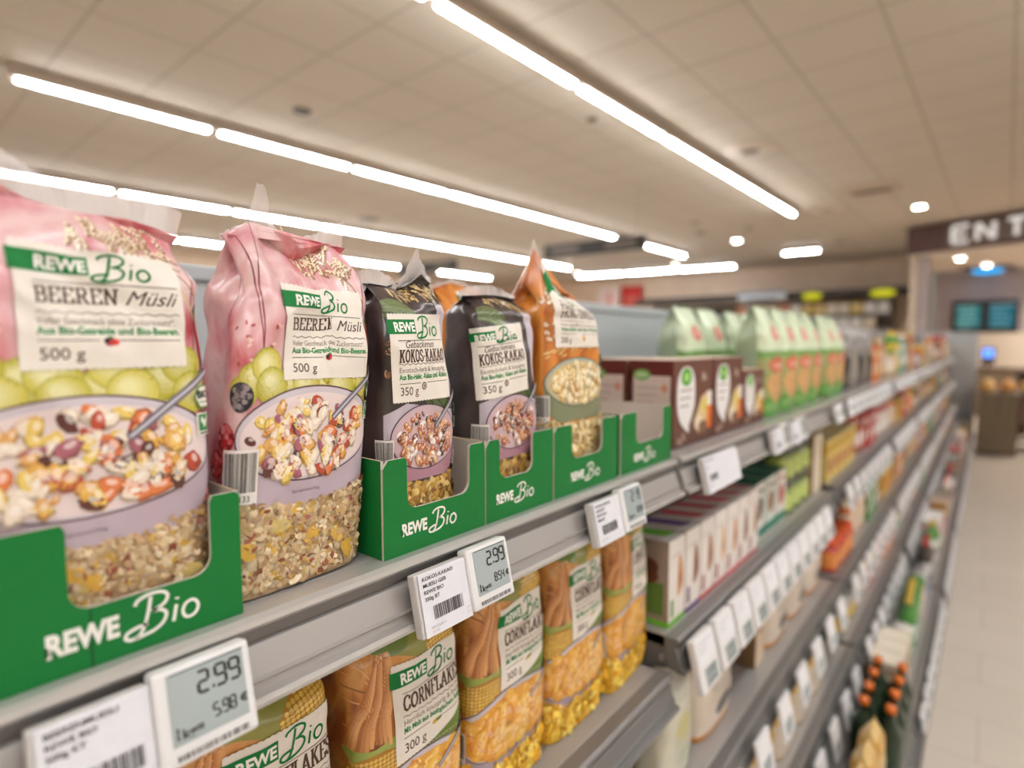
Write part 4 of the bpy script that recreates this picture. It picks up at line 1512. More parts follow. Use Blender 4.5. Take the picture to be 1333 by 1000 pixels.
# ------------------------------------------------------------------ price labels
def wide_label(y, z, lines, price, per, label, w1=.066, w2=.058, h=.062, second=True):
    t = thing('price_label', label, 'price label', (.0250, y, z + .0035), 0, 'price labels on the top rail')
    t.rotation_euler = (0, math.radians(-13), 0)
    t.scale = (1, 1, .88)
    mb = MB(['plastic'])
    mb.box((-.002, w1 / 2, -h / 2 - .002), (.010, w1, h), C('#cfc9c6'), bev=.0015)
    mb.build('holder', t)
    mb = MB(['printed_paper'])
    mb.box((.0042, w1 / 2 + .001, -h / 2 - .002), (.0014, w1 - .003, h - .001), C('#dedce0'), bev=.0005)
    A = Art()
    yy = -.006
    for s, k in lines:
        A.text(s, .006, yy - .0038, .0036, C('#3a3434'), 0, bold=.012)
        yy -= k
    A.bars(.014, -.049, .050, -.036, C('#3a3434'), 0, len(lines[0][0]))
    A.text('48152620 4', .008, -.0565, .0026, C('#a9a4a4'), 0)
    A.text('22.101', .009, -.0605, .0022, C('#a9a4a4'), 0)
    A.stroke([(.053, -.052), (.059, -.052), (.059, -.057), (.053, -.057), (.053, -.052)], .0005, C('#b5b0b0'), 0)
    lay(mb, A, plane_x(.0052), 0, maxlen=.02)
    mb.build('paper_insert', t)
    if second:
        f = MB(['plastic'])
        f.box((.001, w1 + w2 / 2, -h / 2 + .002), (.014, w2, h + .003), C('#e2dfdd'), bev=.003)
        A = Art()
        A.bars(w1 + .009, -.0575, w1 + w2 - .007, -.0535, C('#55504e'), 0, 17)
        lay(f, A, plane_x(.0083), 0, maxlen=.02)
        fo = f.build('display_frame', t)
        s_ = MB(['glossy'])
        s_.box((.0082, w1 + w2 / 2 + .001, -.024), (.0008, w2 - .013, .047), C('#a7b0af'))
        A = Art()
        D = C('#1f2424')
        A.lcd(price, w1 + .0245, -.0195, .0140, D, 0, w=.0060)
        A.rect(w1 + .009, -.0012, w1 + w2 - .005, -.0006, D, 0)
        A.lcd(per, w1 + .0315, -.0390, .0086, D, 0, w=.0032)
        A.lcd('1', w1 + .0075, -.0440, .0086, D, 0, w=.0028)
        A.text('kg=', w1 + .0125, -.0440, .0064, D, 0, bold=.02, width=.0125)
        A.text('€', w1 + w2 - .0105, -.0375, .0052, D, 0, bold=.03)
        lay(s_, A, plane_x(.0088), 0, maxlen=.02)
        s_.build('screen', fo)
    return t


def L4(a, b_, c, d):
    return [(a, .0065), (b_, .0065), (c, .0065), (d, .0065)]


wide_label(.060, 1.2475, L4('BEERENMUESLI', 'REWE BIO', '500g KT', ''), '2.99', '5.98', 'paper and display price label reading 2.99 under the largest green tray', w1=.056)
wide_label(.319, 1.2475, L4('KOKOS-KAKAO', 'MUESLI GEB', 'REWE BIO', '350g BT'), '2.99', '8.54', 'paper and display price label reading 2.99 under the cocoa cereal tray', w1=.060)
wide_label(.603, 1.2475, L4('HONIG-DINKEL', 'GEPUFFT', 'REWE BIO', '200g BT'), '2.19', '10.95', 'paper and display price label under the orange honey cereal tray')
wide_label(.962, 1.2475, L4('SCHOKOMUESLI', '', '375g', ''), '2.49', '6.64', 'wide white price label beneath the brown boxes', w1=.165, h=.070, second=False)
wide_label(1.365, 1.2475, L4('KNUSPER', 'MUESLI', '500g', ''), '2.49', '4.98', 'price label pair beneath the grey pouch on the top rail')
wide_label(1.515, 1.2475, L4('HAFER', 'COOKIE', '150g', ''), '1.99', '13.27', 'price label pair beneath the green cookie pouches', w1=.075, w2=.07)


def tall_proto(detail=True):
    t = thing('price_label', 'x', 'price label', (0, 0, -60), 0)
    t.rotation_euler = (0, math.radians(-14), 0)
    t.scale = (1, 1, .74)
    mb = MB(['plastic'])
    mb.box((-.003, 0, -.060), (.014, .084, .122), C('#e0dcda'), bev=.003)
    mb.build('holder', t)
    mb = MB(['printed_paper'])
    mb.box((.0045, 0, -.032), (.001, .076, .056), C('#e6e4e6'))
    A = Art()
    for k, l in enumerate((.05, .036, .03)):
        A.rect(-.032, -.014 - k * .010, -.032 + l, -.0125 - k * .010, C('#a8a4a4'), 0)
    lay(mb, A, plane_x(.0052), 0, maxlen=.03)
    mb.build('paper_insert', t)
    mb = MB(['glossy'])
    mb.box((.0045, .004, -.092), (.001, .05, .040), C('#98a2a2'))
    A = Art()
    A.lcd('2.49', -.008, -.090, .012, C('#2a3030'), 0)
    A.rect(-.015, -.104, .02, -.1005, C('#4a5252'), 0)
    lay(mb, A, plane_x(.0052), 0, maxlen=.03)
    mb.build('screen', t)
    return t


TP = tall_proto()
n_t = 0
ORD2 = ORD + ['eleventh', 'twelfth', 'thirteenth', 'fourteenth', 'fifteenth']
for k in range(11):
    y = .968 + k * .098
    if k == 10:
        y += .01
    lab = 'tall white shelf label, %s from the white boxes along the second rail' % ORD2[k]
    if k == 0:
        TP.location = (.031, y, .940)
        TP['label'] = lab
        TP['group'] = 'tall shelf labels on the second rail'
    else:
        o = dup(TP, (.031, y, .940), 0, lab, 'tall shelf labels on the second rail')
# small white flag labels used farther down the aisle
def flag_proto(w, h, wide):
    mb = MB(['printed_paper', 'plastic'])
    mb.box((0, 0, -h / 2), (.008, w, h), C('#e4e1e1'), bev=.0015)
    if wide:
        mb.box((.0042, w * .25, -h / 2), (.001, w * .34, h * .62), C('#9aa3a2'))
        mb.box((.0042, -w * .25, -h * .5), (.001, w * .3, h * .25), C('#8a8686'))
    else:
        mb.box((.0042, 0, -h * .72), (.001, w * .6, h * .34), C('#9aa3a2'))
    o = mb.build('price_label', None, (0, 0, -60))
    o.rotation_euler = (0, math.radians(-12), 0)
    return tag(o, 'x', 'price label')


FW, FT = flag_proto(.115, .056, True), flag_proto(.080, .085, False)
_used = {'w': False, 't': False}


def flag(kind, loc, label, group):
    src = FW if kind == 'w' else FT
    if not _used[kind]:
        o = src
        _used[kind] = True
    else:
        o = src.copy()
        COL.objects.link(o)
    o.location = loc
    o['label'] = label
    o['group'] = group
    return o
sp['placed'] = 1

# ------------------------------------------------------------------ second bay, top shelf: brown boxes and cookie pouches
def brown_box(w, d, h, y, x, z, label, group):
    t = thing('muesli_box', label, 'cardboard box', (x, y, z), 0, group)
    mb = MB(['printed_card'])
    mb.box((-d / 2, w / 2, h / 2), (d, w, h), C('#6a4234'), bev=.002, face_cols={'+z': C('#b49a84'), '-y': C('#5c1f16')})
    A = Art()
    A.rect(.0, 0, w, h * .12, C('#5f3a2d'), 0)
    A.text('8x', w * .70, h * .74, h * .10, C('#cbb8a8'), 1, bold=.02)
    A.poly([(w * .52, h * .28), (w * .70, h * .54), (w * .86, h * .60), (w * .97, h * .40), (w * .88, h * .18), (w * .62, h * .10)], C('#d9c08c'), 1)
    A.ell(w * .62, h * .24, w * .11, h * .09, C('#e6d2b4'), 2, jit=.1)
    A.ell(w * .78, h * .44, w * .09, h * .08, C('#d8c25a'), 2, jit=.1)
    A.ell(w * .74, h * .17, w * .12, h * .08, C('#7c5a44'), 3, jit=.15)
    A.rect(w * .84, h * .14, w * .97, h * .42, C('#dd6f25'), 4)
    A.rect(w * .84, h * .42, w * .97, h * .60, C('#e6ddd2'), 4)
    A.stroke([(w * .10 + .004 * k, h * .05 + h * .05 * math.sin(k * 1.3) + k * h * .008) for k in range(10)], h * .045, C('#a98d7c'), 4)
    lay(mb, A, plane_x(0), 0, maxlen=.05)
    mb.build('carton', t)
    mb = MB(['printed_paper'])
    A = Art()
    pts = [(w * .29 + w * .22 * math.copysign(abs(math.cos(q)) ** .8, math.cos(q)), h * .60 + h * .32 * math.copysign(abs(math.sin(q)) ** .8, math.sin(q))) for q in np.linspace(0, math.pi, 16)]
    pts += [(w * .075, h * .5), (w * .10, h * .38), (w * .16, h * .28), (w * .26, h * .20), (w * .36, h * .14), (w * .37, h * .24), (w * .44, h * .34), (w * .50, h * .46)]
    A.poly(pts, C('#e6e0dc'), 0)
    A.ell(w * .29, h * .80, w * .13, h * .105, C('#4d9a2a'), 1)
    A.ell(w * .29, h * .80, w * .075, h * .055, C('#9fd070'), 2)
    for k in range(3):
        A.rect(w * .14, h * (.64 - .09 * k), w * (.44 - .04 * k), h * (.655 - .09 * k), C('#8a6a62'), 1)
    lay(mb, A, plane_x(.0009), 0, maxlen=.05)
    mb.build('front_label', t)
    mb = MB(['printed_paper'])
    A = Art()
    A.rect(-d * .92, h * .06, -d * .06, h * .82, C('#c9b4a8'), 0)
    A.ell(-d * .72, h * .83, d * .2, h * .065, C('#6f9a4e'), 1)
    A.ell(-d * .72, h * .83, d * .15, h * .03, C('#a9c48c'), 2)
    for k in range(5):
        A.rect(-d * .84, h * (.68 - .085 * k), -d * (.3 + .06 * (k % 3)), h * (.69 - .085 * k), C('#8e776e'), 1)
    A.ell(-d * .2, h * .68, d * .08, h * .05, C('#c98a72'), 1)
    lay(mb, A, plane_my(-.0009), 0, maxlen=.05)
    mb.build('side_label', t)
    return t


Z1 = 1.2572
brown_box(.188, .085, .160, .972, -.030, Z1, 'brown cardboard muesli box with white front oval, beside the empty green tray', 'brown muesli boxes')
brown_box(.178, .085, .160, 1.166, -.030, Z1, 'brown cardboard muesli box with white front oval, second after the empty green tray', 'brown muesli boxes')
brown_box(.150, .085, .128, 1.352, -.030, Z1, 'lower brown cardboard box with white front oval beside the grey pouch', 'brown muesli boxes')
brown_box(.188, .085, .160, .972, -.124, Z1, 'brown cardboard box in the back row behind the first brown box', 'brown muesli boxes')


def pouch_art():
    a = Art()
    r = np.random.default_rng(4)
    a.rect(-.085, .168, .085, .28, C('#d6e2c0'), 0)
    a.rect(-.085, .150, .085, .172, C('#6f9c4c'), .5)
    a.ell(.0, .215, .026, .020, C('#e05a5a'), 1)
    a.ell(.0, .215, .014, .008, C('#eeb8a8'), 2)
    a.rect(-.085, .0, .085, .152, C('#a5a468'), 0)
    a.rect(-.085, .0, .085, .050, C('#46952f'), 1)
    for k in range(9):
        a.rect(-.06 + k * .012, .018 + (k % 3) * .006, -.053 + k * .012, .026 + (k % 3) * .006, C('#a9d18c'), 2)
    a.ell(0, .134, .052, .020, C('#d8563a'), 2)
    a.text('Cookie', -.036, .126, .014, C('#f0d8c0'), 3, bold=.03, width=.072)
    for (x, y) in ((-.03, .085), (.012, .092), (.034, .07), (-.008, .062)):
        a.ell(x, y, .026, .027, C('#b87a3c'), 3, jit=.05)
        a.ell(x, y + .001, .0245, .0255, C('#e2ae70'), 3.4, jit=.05)
        for _ in range(7):
            a.ell(x + r.uniform(-.016, .016), y + r.uniform(-.014, .014), .0035, .003, C('#6c4426'), 3.8, n=7)
    return a


noise_mat('pouch_film', [(0.3, C('#7f917a')), (0.5, C('#a3b393')), (0.7, C('#8d9a80'))], scale=8, rough=0.35, coat=.2, bump=.1)
noise_mat('pouch_low', [(0.3, C('#4c443c')), (0.6, C('#6b6054')), (0.8, C('#575048'))], scale=14, rough=0.35, coat=.2, bump=.1)


def pouch_proto():
    S = BagSurf(.138, .105, .285, .205, 91, wr_top=.003, seam=[(-1, .0), (0, .002), (1, -.002)])
    t = thing('cookie_pouch', 'x', 'cookie pouch', (0, 0, -40))
    up, low = MB(['pouch_film', 'printed_film']), MB(['pouch_low'])
    S.shell(low, up, lambda u: .115 + 0 * u, nu=56, n1=8, n2=24)
    lay(up, pouch_art(), S, 1, maxlen=.012)
    up.build('printed_film', t)
    low.build('lower_film', t)
    return t


PP = pouch_proto()
PL = [(-.075, 1.60, 'pale green cookie pouch with red mark, first beside the lower brown box'), (-.075, 1.755, 'pale green cookie pouch with red mark, second of the front row'), (-.075, 1.91, 'pale green cookie pouch with red mark, third of the front row'),
      (-.075, 2.065, 'pale green cookie pouch with red mark, at the shelf joint'), (-.075, 2.30, 'pale green cookie pouch with red mark, first beyond the shelf joint'), (-.075, 2.455, 'pale green cookie pouch with red mark, last before the dark jars'),
      (-.235, 1.48, 'pale green cookie pouch in the back row above the first brown box'), (-.235, 1.64, 'pale green cookie pouch in the back row, second above the brown boxes'), (-.235, 1.85, 'pale green cookie pouch in the back row above the lower brown box'), (-.235, 2.005, 'pale green cookie pouch in the back row behind the front pouches')]
for k, (x, y, lab) in enumerate(PL):
    if k == 0:
        PP.location = (x, y, Z1)
        PP['label'] = lab
        PP['group'] = 'pale green cookie pouches'
    else:
        dup(PP, (x, y, Z1), rng.uniform(-.06, .06), lab, 'pale green cookie pouches')

# ------------------------------------------------------------------ second bay, second shelf
def white_box(w, d, h, y, z, col, label, seed, group='white bar boxes on the second shelf'):
    t = thing('bar_box', label, 'cardboard box', (-.018, y, z), 0, group)
    r = np.random.default_rng(seed)
    mb = MB(['printed_card'])
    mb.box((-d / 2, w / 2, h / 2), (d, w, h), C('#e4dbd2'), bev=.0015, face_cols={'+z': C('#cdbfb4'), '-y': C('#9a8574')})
    A = Art()
    A.rect(0, 0, w, h * .055, col, 0)
    A.rect(w * .12, h * .10, w * .30, h * .30, mixc(col, (.1, .05, .05, 1), .5), 0)
    food = [C('#c98a5a'), C('#8a5236'), C('#a8683c'), C('#e0b088')][seed % 4]
    A.poly(spline([(w * .55, h * .30), (w * .86, h * .42), (w * .80, h * .7), (w * .62, h * .78), (w * .55, h * .6)], 5, True), food, 1)
    A.ell(w * .7, h * .5, w * .1, h * .1, mixc(food, (.15, .05, .02, 1), .5), 2, jit=.2)
    A.rect(w * .1, h * .8, w * .8, h * .815, C('#b8aaa0'), 1)
    lay(mb, A, plane_x(0), 0, maxlen=.05)
    B_ = Art()
    B_.poly([(-d * .95, w * .1), (-d * .05, w * .55), (-d * .05, w * .95), (-d * .95, w * .6)], col, 0)
    B_.poly([(-d * .25, w * .05), (-d * .02, w * .05), (-d * .02, w * .95), (-d * .14, w * .95)], C('#ece6e0'), 1)
    lay(mb, B_, lambda u, v, off=0: np.stack([u, v, np.full(np.shape(u), h) + off], 1), 0, maxlen=.05)
    D_ = Art()
    D_.rect(-d * .95, h * .12, -d * .1, h * .5, C('#5f7a34'), 0)
    D_.ell(-d * .5, h * .62, d * .3, h * .16, C('#6b3c24'), 1, jit=.15)
    D_.rect(-d, 0, 0, h * .055, col, 1)
    lay(mb, D_, plane_my(0), 0, maxlen=.05)
    mb.build('carton', t)
    return t


Z2 = .9432
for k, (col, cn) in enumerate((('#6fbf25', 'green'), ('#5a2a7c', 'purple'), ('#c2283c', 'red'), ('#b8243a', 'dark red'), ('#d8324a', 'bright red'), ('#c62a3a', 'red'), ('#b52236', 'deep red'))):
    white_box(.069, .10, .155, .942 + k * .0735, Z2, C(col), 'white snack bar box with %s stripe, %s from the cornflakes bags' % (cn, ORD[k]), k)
MATS_T = C('#2f7f68')


def simple_carton(name, w, d, h, front, top, side, label, cat, loc, group=None, band=None, mark=None, seed=0):
    t = thing(name, label, cat, loc, 0, group)
    mb = MB(['printed_card'])
    mb.box((-d / 2, w / 2, h / 2), (d, w, h), front, bev=.0015, face_cols={'+z': top, '-y': side})
    A = Art()
    if band:
        A.rect(0, h * .04, w, h * .2, band, 0)
    if mark:
        A.ell(w * .5, h * .55, w * .32, h * .2, mark, 1, jit=.12)
        A.rect(w * .2, h * .82, w * .8, h * .88, mark, 1)
    lay(mb, A, plane_x(0), 0, maxlen=.05)
    D_ = Art()
    if band:
        D_.rect(-d, h * .04, 0, h * .2, band, 0)
    if mark:
        D_.ell(-d * .5, h * .55, d * .3, h * .2, mark, 1, jit=.12)
    lay(mb, D_, plane_my(0), 0, maxlen=.05)
    mb.build('carton', t)
    return t


for k, (y, fr, mk, lab) in enumerate(((1.475, '#d9d6cc', '#4a3a2c', 'white and dark green tea carton next to the last white snack box'), (1.575, '#cfd3c8', '#8a5a3a', 'white and dark green carton, second after the white snack boxes'), (1.675, '#ddd6cc', '#b2554a', 'white carton with red mark, beside the stacked lime green jars'))):
    simple_carton('tea_carton', .088, .11, .15, C(fr), C('#2a5c48'), C('#9aa59a'), lab, 'cardboard box', (-.035, y, Z2), 'cartons beside the snack boxes', MATS_T, C(mk))
for k, (y, c, lab) in enumerate(((1.50, '#3a2c5c', 'dark violet packet at the back of the second shelf'), (1.60, '#a83a22', 'rust red packet at the back of the second shelf'), (1.70, '#8fae2c', 'lime green packet at the back of the second shelf'))):
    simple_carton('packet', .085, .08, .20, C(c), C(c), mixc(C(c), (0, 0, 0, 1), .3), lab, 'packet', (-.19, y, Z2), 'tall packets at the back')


# ------------------------------------------------------------------ jars, cans, bottles, pouches for the far shelving
def jar(name, cat, r, h, body, lid, lab, lidh=.016, detail=False, mat='glossy'):
    prof = [(r * .86, 0), (r, .006), (r, h * .16), (r, h * .66), (r, h - lidh - .016), (r * .80, h - lidh - .002)]
    cols = [body, body, lab, body, body, body]
    if detail:
        t = thing(name, 'x', cat, (0, 0, -30))
        mb = MB([mat])
        mb.lathe(prof, 20, cols=cols)
        mb.build('jar_body', t)
        mb = MB(['painted_metal'])
        mb.lathe([(r * .84, h - lidh), (r * .9, h - lidh + .002), (r * .9, h - .002), (r * .86, h)], 20, col=lid)
        mb.build('lid', t)
        return t
    mb = MB([mat, 'painted_metal'])
    mb.lathe(prof, 16, cols=cols)
    mb.lathe([(r * .84, h - lidh), (r * .9, h - lidh + .002), (r * .9, h - .002), (r * .86, h)], 16, col=lid, mi=1)
    return tag(mb.build(name, None, (0, 0, -30)), 'x', cat)


def bottle(name, cat, r, h, body, cap, lab):
    mb = MB(['glossy'])
    mb.lathe([(r * .85, 0), (r, .006), (r, h * .18), (r, h * .5), (r, h * .62), (r * .42, h * .78), (r * .36, h * .9), (r * .42, h * .9), (r * .42, h)], 16, cols=[body, body, lab, body, body, body, cap, cap, cap])
    return tag(mb.build(name, None, (0, 0, -30)), 'x', cat)


def box_far(name, cat, w, d, h, front, mark, top=None, band=None):
    mb = MB(['printed_card'])
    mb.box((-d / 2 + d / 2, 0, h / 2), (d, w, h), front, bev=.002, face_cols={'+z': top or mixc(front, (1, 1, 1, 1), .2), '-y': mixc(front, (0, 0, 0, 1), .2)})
    for S_, ww in ((plane_x(d / 2, -w / 2), w), (plane_my(-w / 2, -d / 2), d)):
        A = Art()
        if band:
            A.rect(0, h * .68, ww, h * .86, band, 0)
        A.ell(ww * .52, h * .38, ww * .34, h * .2, mark, 1, jit=.15)
        lay(mb, A, S_, 0, maxlen=.1)
    return tag(mb.build(name, None, (0, 0, -30)), 'x', cat)


def pouch_far(name, cat, w, d, h, col, band, mark, oval=None, seed=1):
    S = BagSurf(w, d, h, h * .8, seed, wr_top=.004, wr=.0015)
    u = np.linspace(S.tab_u[0], S.tab_u[-1], 36, endpoint=False)
    vs_ = np.linspace(0, h, 18)
    P = np.array([S(u, np.full(36, v)) for v in vs_])
    mb = MB(['printed_film'])
    fs, cc = [], []
    for i in range(17):
        for j in range(36):
            fs.append((i * 36 + j, i * 36 + (j + 1) % 36, (i + 1) * 36 + (j + 1) % 36, (i + 1) * 36 + j))
            cc.append(band if (.70 < vs_[i] / h < .86 or vs_[i] / h < .05) else col)
    fs.append(tuple(range(35, -1, -1)))
    cc.append(col)
    mb.add(P.reshape(-1, 3), fs, np.array(cc), 0, True)
    A = Art()
    A.ell(0, h * .48, w * .26, h * .1, mark, 1, jit=.12)
    A.rect(-w * .25, h * .34, w * .25, h * .36, mark, 1)
    if oval:
        A.ell(w * .1, h * .2, w * .24, h * .085, oval, 2)
    lay(mb, A, S, 0, maxlen=.02)
    return tag(mb.build(name, None, (0, 0, -30)), 'x', cat)


ALL_PROTO = []


def place(proto, loc, rz, label, group, scale=None):
    """first use moves the thing itself, later uses copy it and its parts"""
    if proto.get('placed'):
        o = dup(proto, loc, rz, label, group, scale)
    else:
        o = proto
        if scale:
            o.scale = scale
        o.location = loc
        o.rotation_euler = (0, 0, rz)
        o['label'] = label
        o['group'] = group
        o['placed'] = 1
    return o


# second bay by hand
lime = jar('sauce_jar', 'jar', .041, .098, C('#7d8a4a'), C('#5d5a58'), C('#b9c86a'), detail=True)
k = 0
for y in (1.82, 1.915, 2.01):
    for z in (Z2, Z2 + .1005):
        place(lime, (-.07, y, z), 0, 'lime green jar with grey lid, %s in the %s tower from the white cartons' % ('upper' if z > Z2 else 'lower', ORD[k // 2]), 'stacked lime green jars')
        k += 1
for k, (y, c, lab) in enumerate(((2.075, '#b9a488', 'tall kraft brown carton with cream front beside the lime jar towers'), (2.135, '#d8cab0', 'tall cream carton at the end of the second shelf, before the joint'))):
    simple_carton('tall_carton', .055, .10, .20, C('#dccdb4'), C('#b89a72'), C('#8f6a42'), lab, 'cardboard box', (-.03, y, Z2), 'tall cartons by the joint')

Z3 = .6362
kraft = pouch_far('kraft_bag', 'paper bag', .205, .09, .215, C('#e2d3c2'), C('#e39a3c'), C('#cdbfae'), C('#4f483e'), 3)
for (x, y, lab) in ((-.052, 1.195, 'cream paper bag with orange band and dark oval, first on the third shelf'), (-.052, 1.665, 'cream paper bag with orange band, second along the third shelf'), (-.052, 1.875, 'cream paper bag with orange band, third along the third shelf'), (-.052, 2.085, 'cream paper bag with orange band, last before the third shelf joint')):
    place(kraft, (x, y, Z3), 0, lab, 'cream paper bags')
simple_carton('brown_carton', .07, .16, .215, C('#d9c2a6'), C('#9c7a52'), C('#8a6c4c'), 'kraft brown carton standing between two cream paper bags', 'cardboard box', (-.015, 1.455, Z3), None, None, C('#a88a6c'))
flower = pouch_far('flour_bag', 'paper bag', .13, .09, .215, C('#dcd8c4'), C('#cfcbbc'), C('#d8d08c'), C('#c9cbb0'), 5)
place(flower, (-.052, 1.0, Z3), 0, 'cream bag with pale yellow pattern at the near end of the third shelf', 'pale flour bags')
mb = MB(['glossy'])
mb.lathe([(.035, 0), (.038, .005), (.038, .05), (.030, .06)], 18, col=C('#6a3424'))
o = tag(mb.build('round_tin', None, (-.02, .83, .5615)), 'small rust brown round tin under the second shelf of the cereal bay', 'tin')

# fourth shelf and base of the second bay
Z4, Z5 = .4212, .2362
cream4 = pouch_far('flour_bag', 'paper bag', .16, .08, .126, C('#e0d2c0'), C('#d9b25c'), C('#cdb9a4'), C('#eae4da'), 8)
for k, y in enumerate((1.02, 1.19, 1.36, 1.53, 1.70, 1.87)):
    place(cream4, (.015, y, Z4), 0, 'small cream bag with yellow band, %s along the fourth shelf' % ORD[k], 'small cream bags on the fourth shelf')
tan = pouch_far('pasta_bag', 'pasta bag', .10, .07, .19, C('#d9b878'), C('#c99a4c'), C('#e8d2a8'), C('#c8803a'), 12)
for k, y in enumerate((1.32, 1.43, 1.54, 1.65, 1.76)):
    place(tan, (.20, y, Z5), 0, 'tan yellow pasta bag, %s in the bottom row of the second bay' % ORD[k], 'tan bags in the bottom row')
carrot = bottle('juice_bottle', 'bottle', .032, .20, C('#1f3320'), C('#e2711c'), C('#233c28'))
k = 0
for y in (1.87, 1.96, 2.05, 2.14):
    for x in (.232, .166):
        place(carrot, (x, y, Z5), 0, 'dark green bottle with orange cap, %s pair in the bottom row, %s' % (ORD[k // 2], 'outer' if x > .15 else 'inner'), 'dark bottles with orange caps')
        k += 1
redlid = jar('sauce_jar', 'jar', .042, .11, C('#b3361c'), C('#d9561e'), C('#d9802c'), detail=True)
k = 0
for y in (2.28, 2.37, 2.46, 2.55):
    place(redlid, (-.02, y, Z3), 0, 'orange red jar with orange lid, %s on the third shelf after the joint' % ORD[k], 'orange red jars on the third shelf')
    k += 1
yel = box_far('pasta_box', 'cardboard box', .10, .10, .15, C('#d8bd6a'), C('#a5482c'), band=C('#caa13c'))
for k, y in enumerate((2.28, 2.39, 2.50, 2.61, 2.72)):
    place(yel, (-.07, y, .9562), 0, 'yellow pasta box with red mark, %s on the second shelf past the joint' % ORD[k], 'yellow pasta boxes')
darkjar = jar('coffee_jar', 'jar', .048, .19, C('#3c3733'), C('#8e8a88'), C('#57504a'), lidh=.05, detail=True, mat='glossy')
silver = jar('coffee_jar', 'jar', .046, .24, C('#77706a'), C('#a8a4a2'), C('#8f877e'), lidh=.06, detail=True)
for k, y in enumerate((2.62, 2.73, 2.84, 2.95, 3.06, 3.17)):
    place(silver if k in (1, 2, 4) else darkjar, (-.075, y, Z1), 0, '%s coffee jar with grey lid, %s after the cookie pouches on the top shelf' % ('tall silver' if k in (1, 2, 4) else 'dark', ORD[k]), 'coffee jars on the top shelf')

# ------------------------------------------------------------------ the far bays, filled shelf by shelf
PAL = dict(cream='#dccbb0', white='#e2dcd4', yellow='#d9b440', orange='#d9772c', red='#b8302a', brown='#7a5238', tan='#c2a071', green='#4c8a3a', lime='#9fb84a', dark='#3a3430', pink='#d98a8a', blue='#3f6fae', grey='#9a948e', teal='#5aa79a', rust='#a04c28')
SPEC = []


def spec(kind, **kw):
    SPEC.append((kind, kw))


def P_(kind, cname, cname2, seed):
    c, c2 = C(PAL[cname]), C(PAL[cname2])
    r = random.Random(seed)
    if kind == 'jar':
        return ('jar', '%s jar with %s lid' % (cname, cname2), jar('jar', 'jar', .038, r.uniform(.10, .12), c, c2, mixc(c, (1, 1, 1, 1), .5)), .084, .076)
    if kind == 'can':
        return ('can', '%s food can with %s label' % (cname2, cname), jar('food_can', 'can', .037, .095, C('#b5b0aa'), C('#c2bdb6'), c, lidh=.004), .082, .074)
    if kind == 'box':
        return ('box', '%s carton with %s mark' % (cname, cname2), box_far('carton', 'cardboard box', .095, .09, r.uniform(.12, .165), c, c2, band=mixc(c, c2, .6)), .10, .09)
    if kind == 'pouch':
        return ('pouch', '%s bag with %s band' % (cname, cname2), pouch_far('food_bag', 'food bag', .11, .075, r.uniform(.15, .185), c, c2, mixc(c2, (1, 1, 1, 1), .3), None, seed), .122, .08)
    return ('bottle', '%s bottle with %s cap' % (cname, cname2), bottle('bottle', 'bottle', .034, .19, c, c2, mixc(c, (1, 1, 1, 1), .55)), .078, .068)


COMBOS = [('jar', 'brown', 'white'), ('jar', 'red', 'yellow'), ('jar', 'tan', 'green'), ('jar', 'dark', 'orange'), ('jar', 'green', 'white'), ('jar', 'orange', 'red'),
          ('can', 'red', 'grey'), ('can', 'green', 'grey'), ('can', 'yellow', 'grey'), ('can', 'blue', 'grey'),
          ('box', 'cream', 'brown'), ('box', 'yellow', 'red'), ('box', 'red', 'white'), ('box', 'green', 'white'), ('box', 'tan', 'rust'), ('box', 'teal', 'white'), ('box', 'white', 'pink'), ('box', 'orange', 'cream'), ('box', 'brown', 'cream'),
          ('pouch', 'cream', 'orange'), ('pouch', 'tan', 'brown'), ('pouch', 'yellow', 'green'), ('pouch', 'brown', 'cream'), ('pouch', 'white', 'red'), ('pouch', 'orange', 'yellow'), ('pouch', 'pink', 'white'),
          ('bottle', 'dark', 'red'), ('bottle', 'green', 'yellow'), ('bottle', 'rust', 'white'), ('bottle', 'lime', 'green')]
PROTO = [P_(k, a, b_, i + 40) for i, (k, a, b_) in enumerate(COMBOS)]
def proto_height(o):
    return max(v.co.z for v in o.data.vertices)


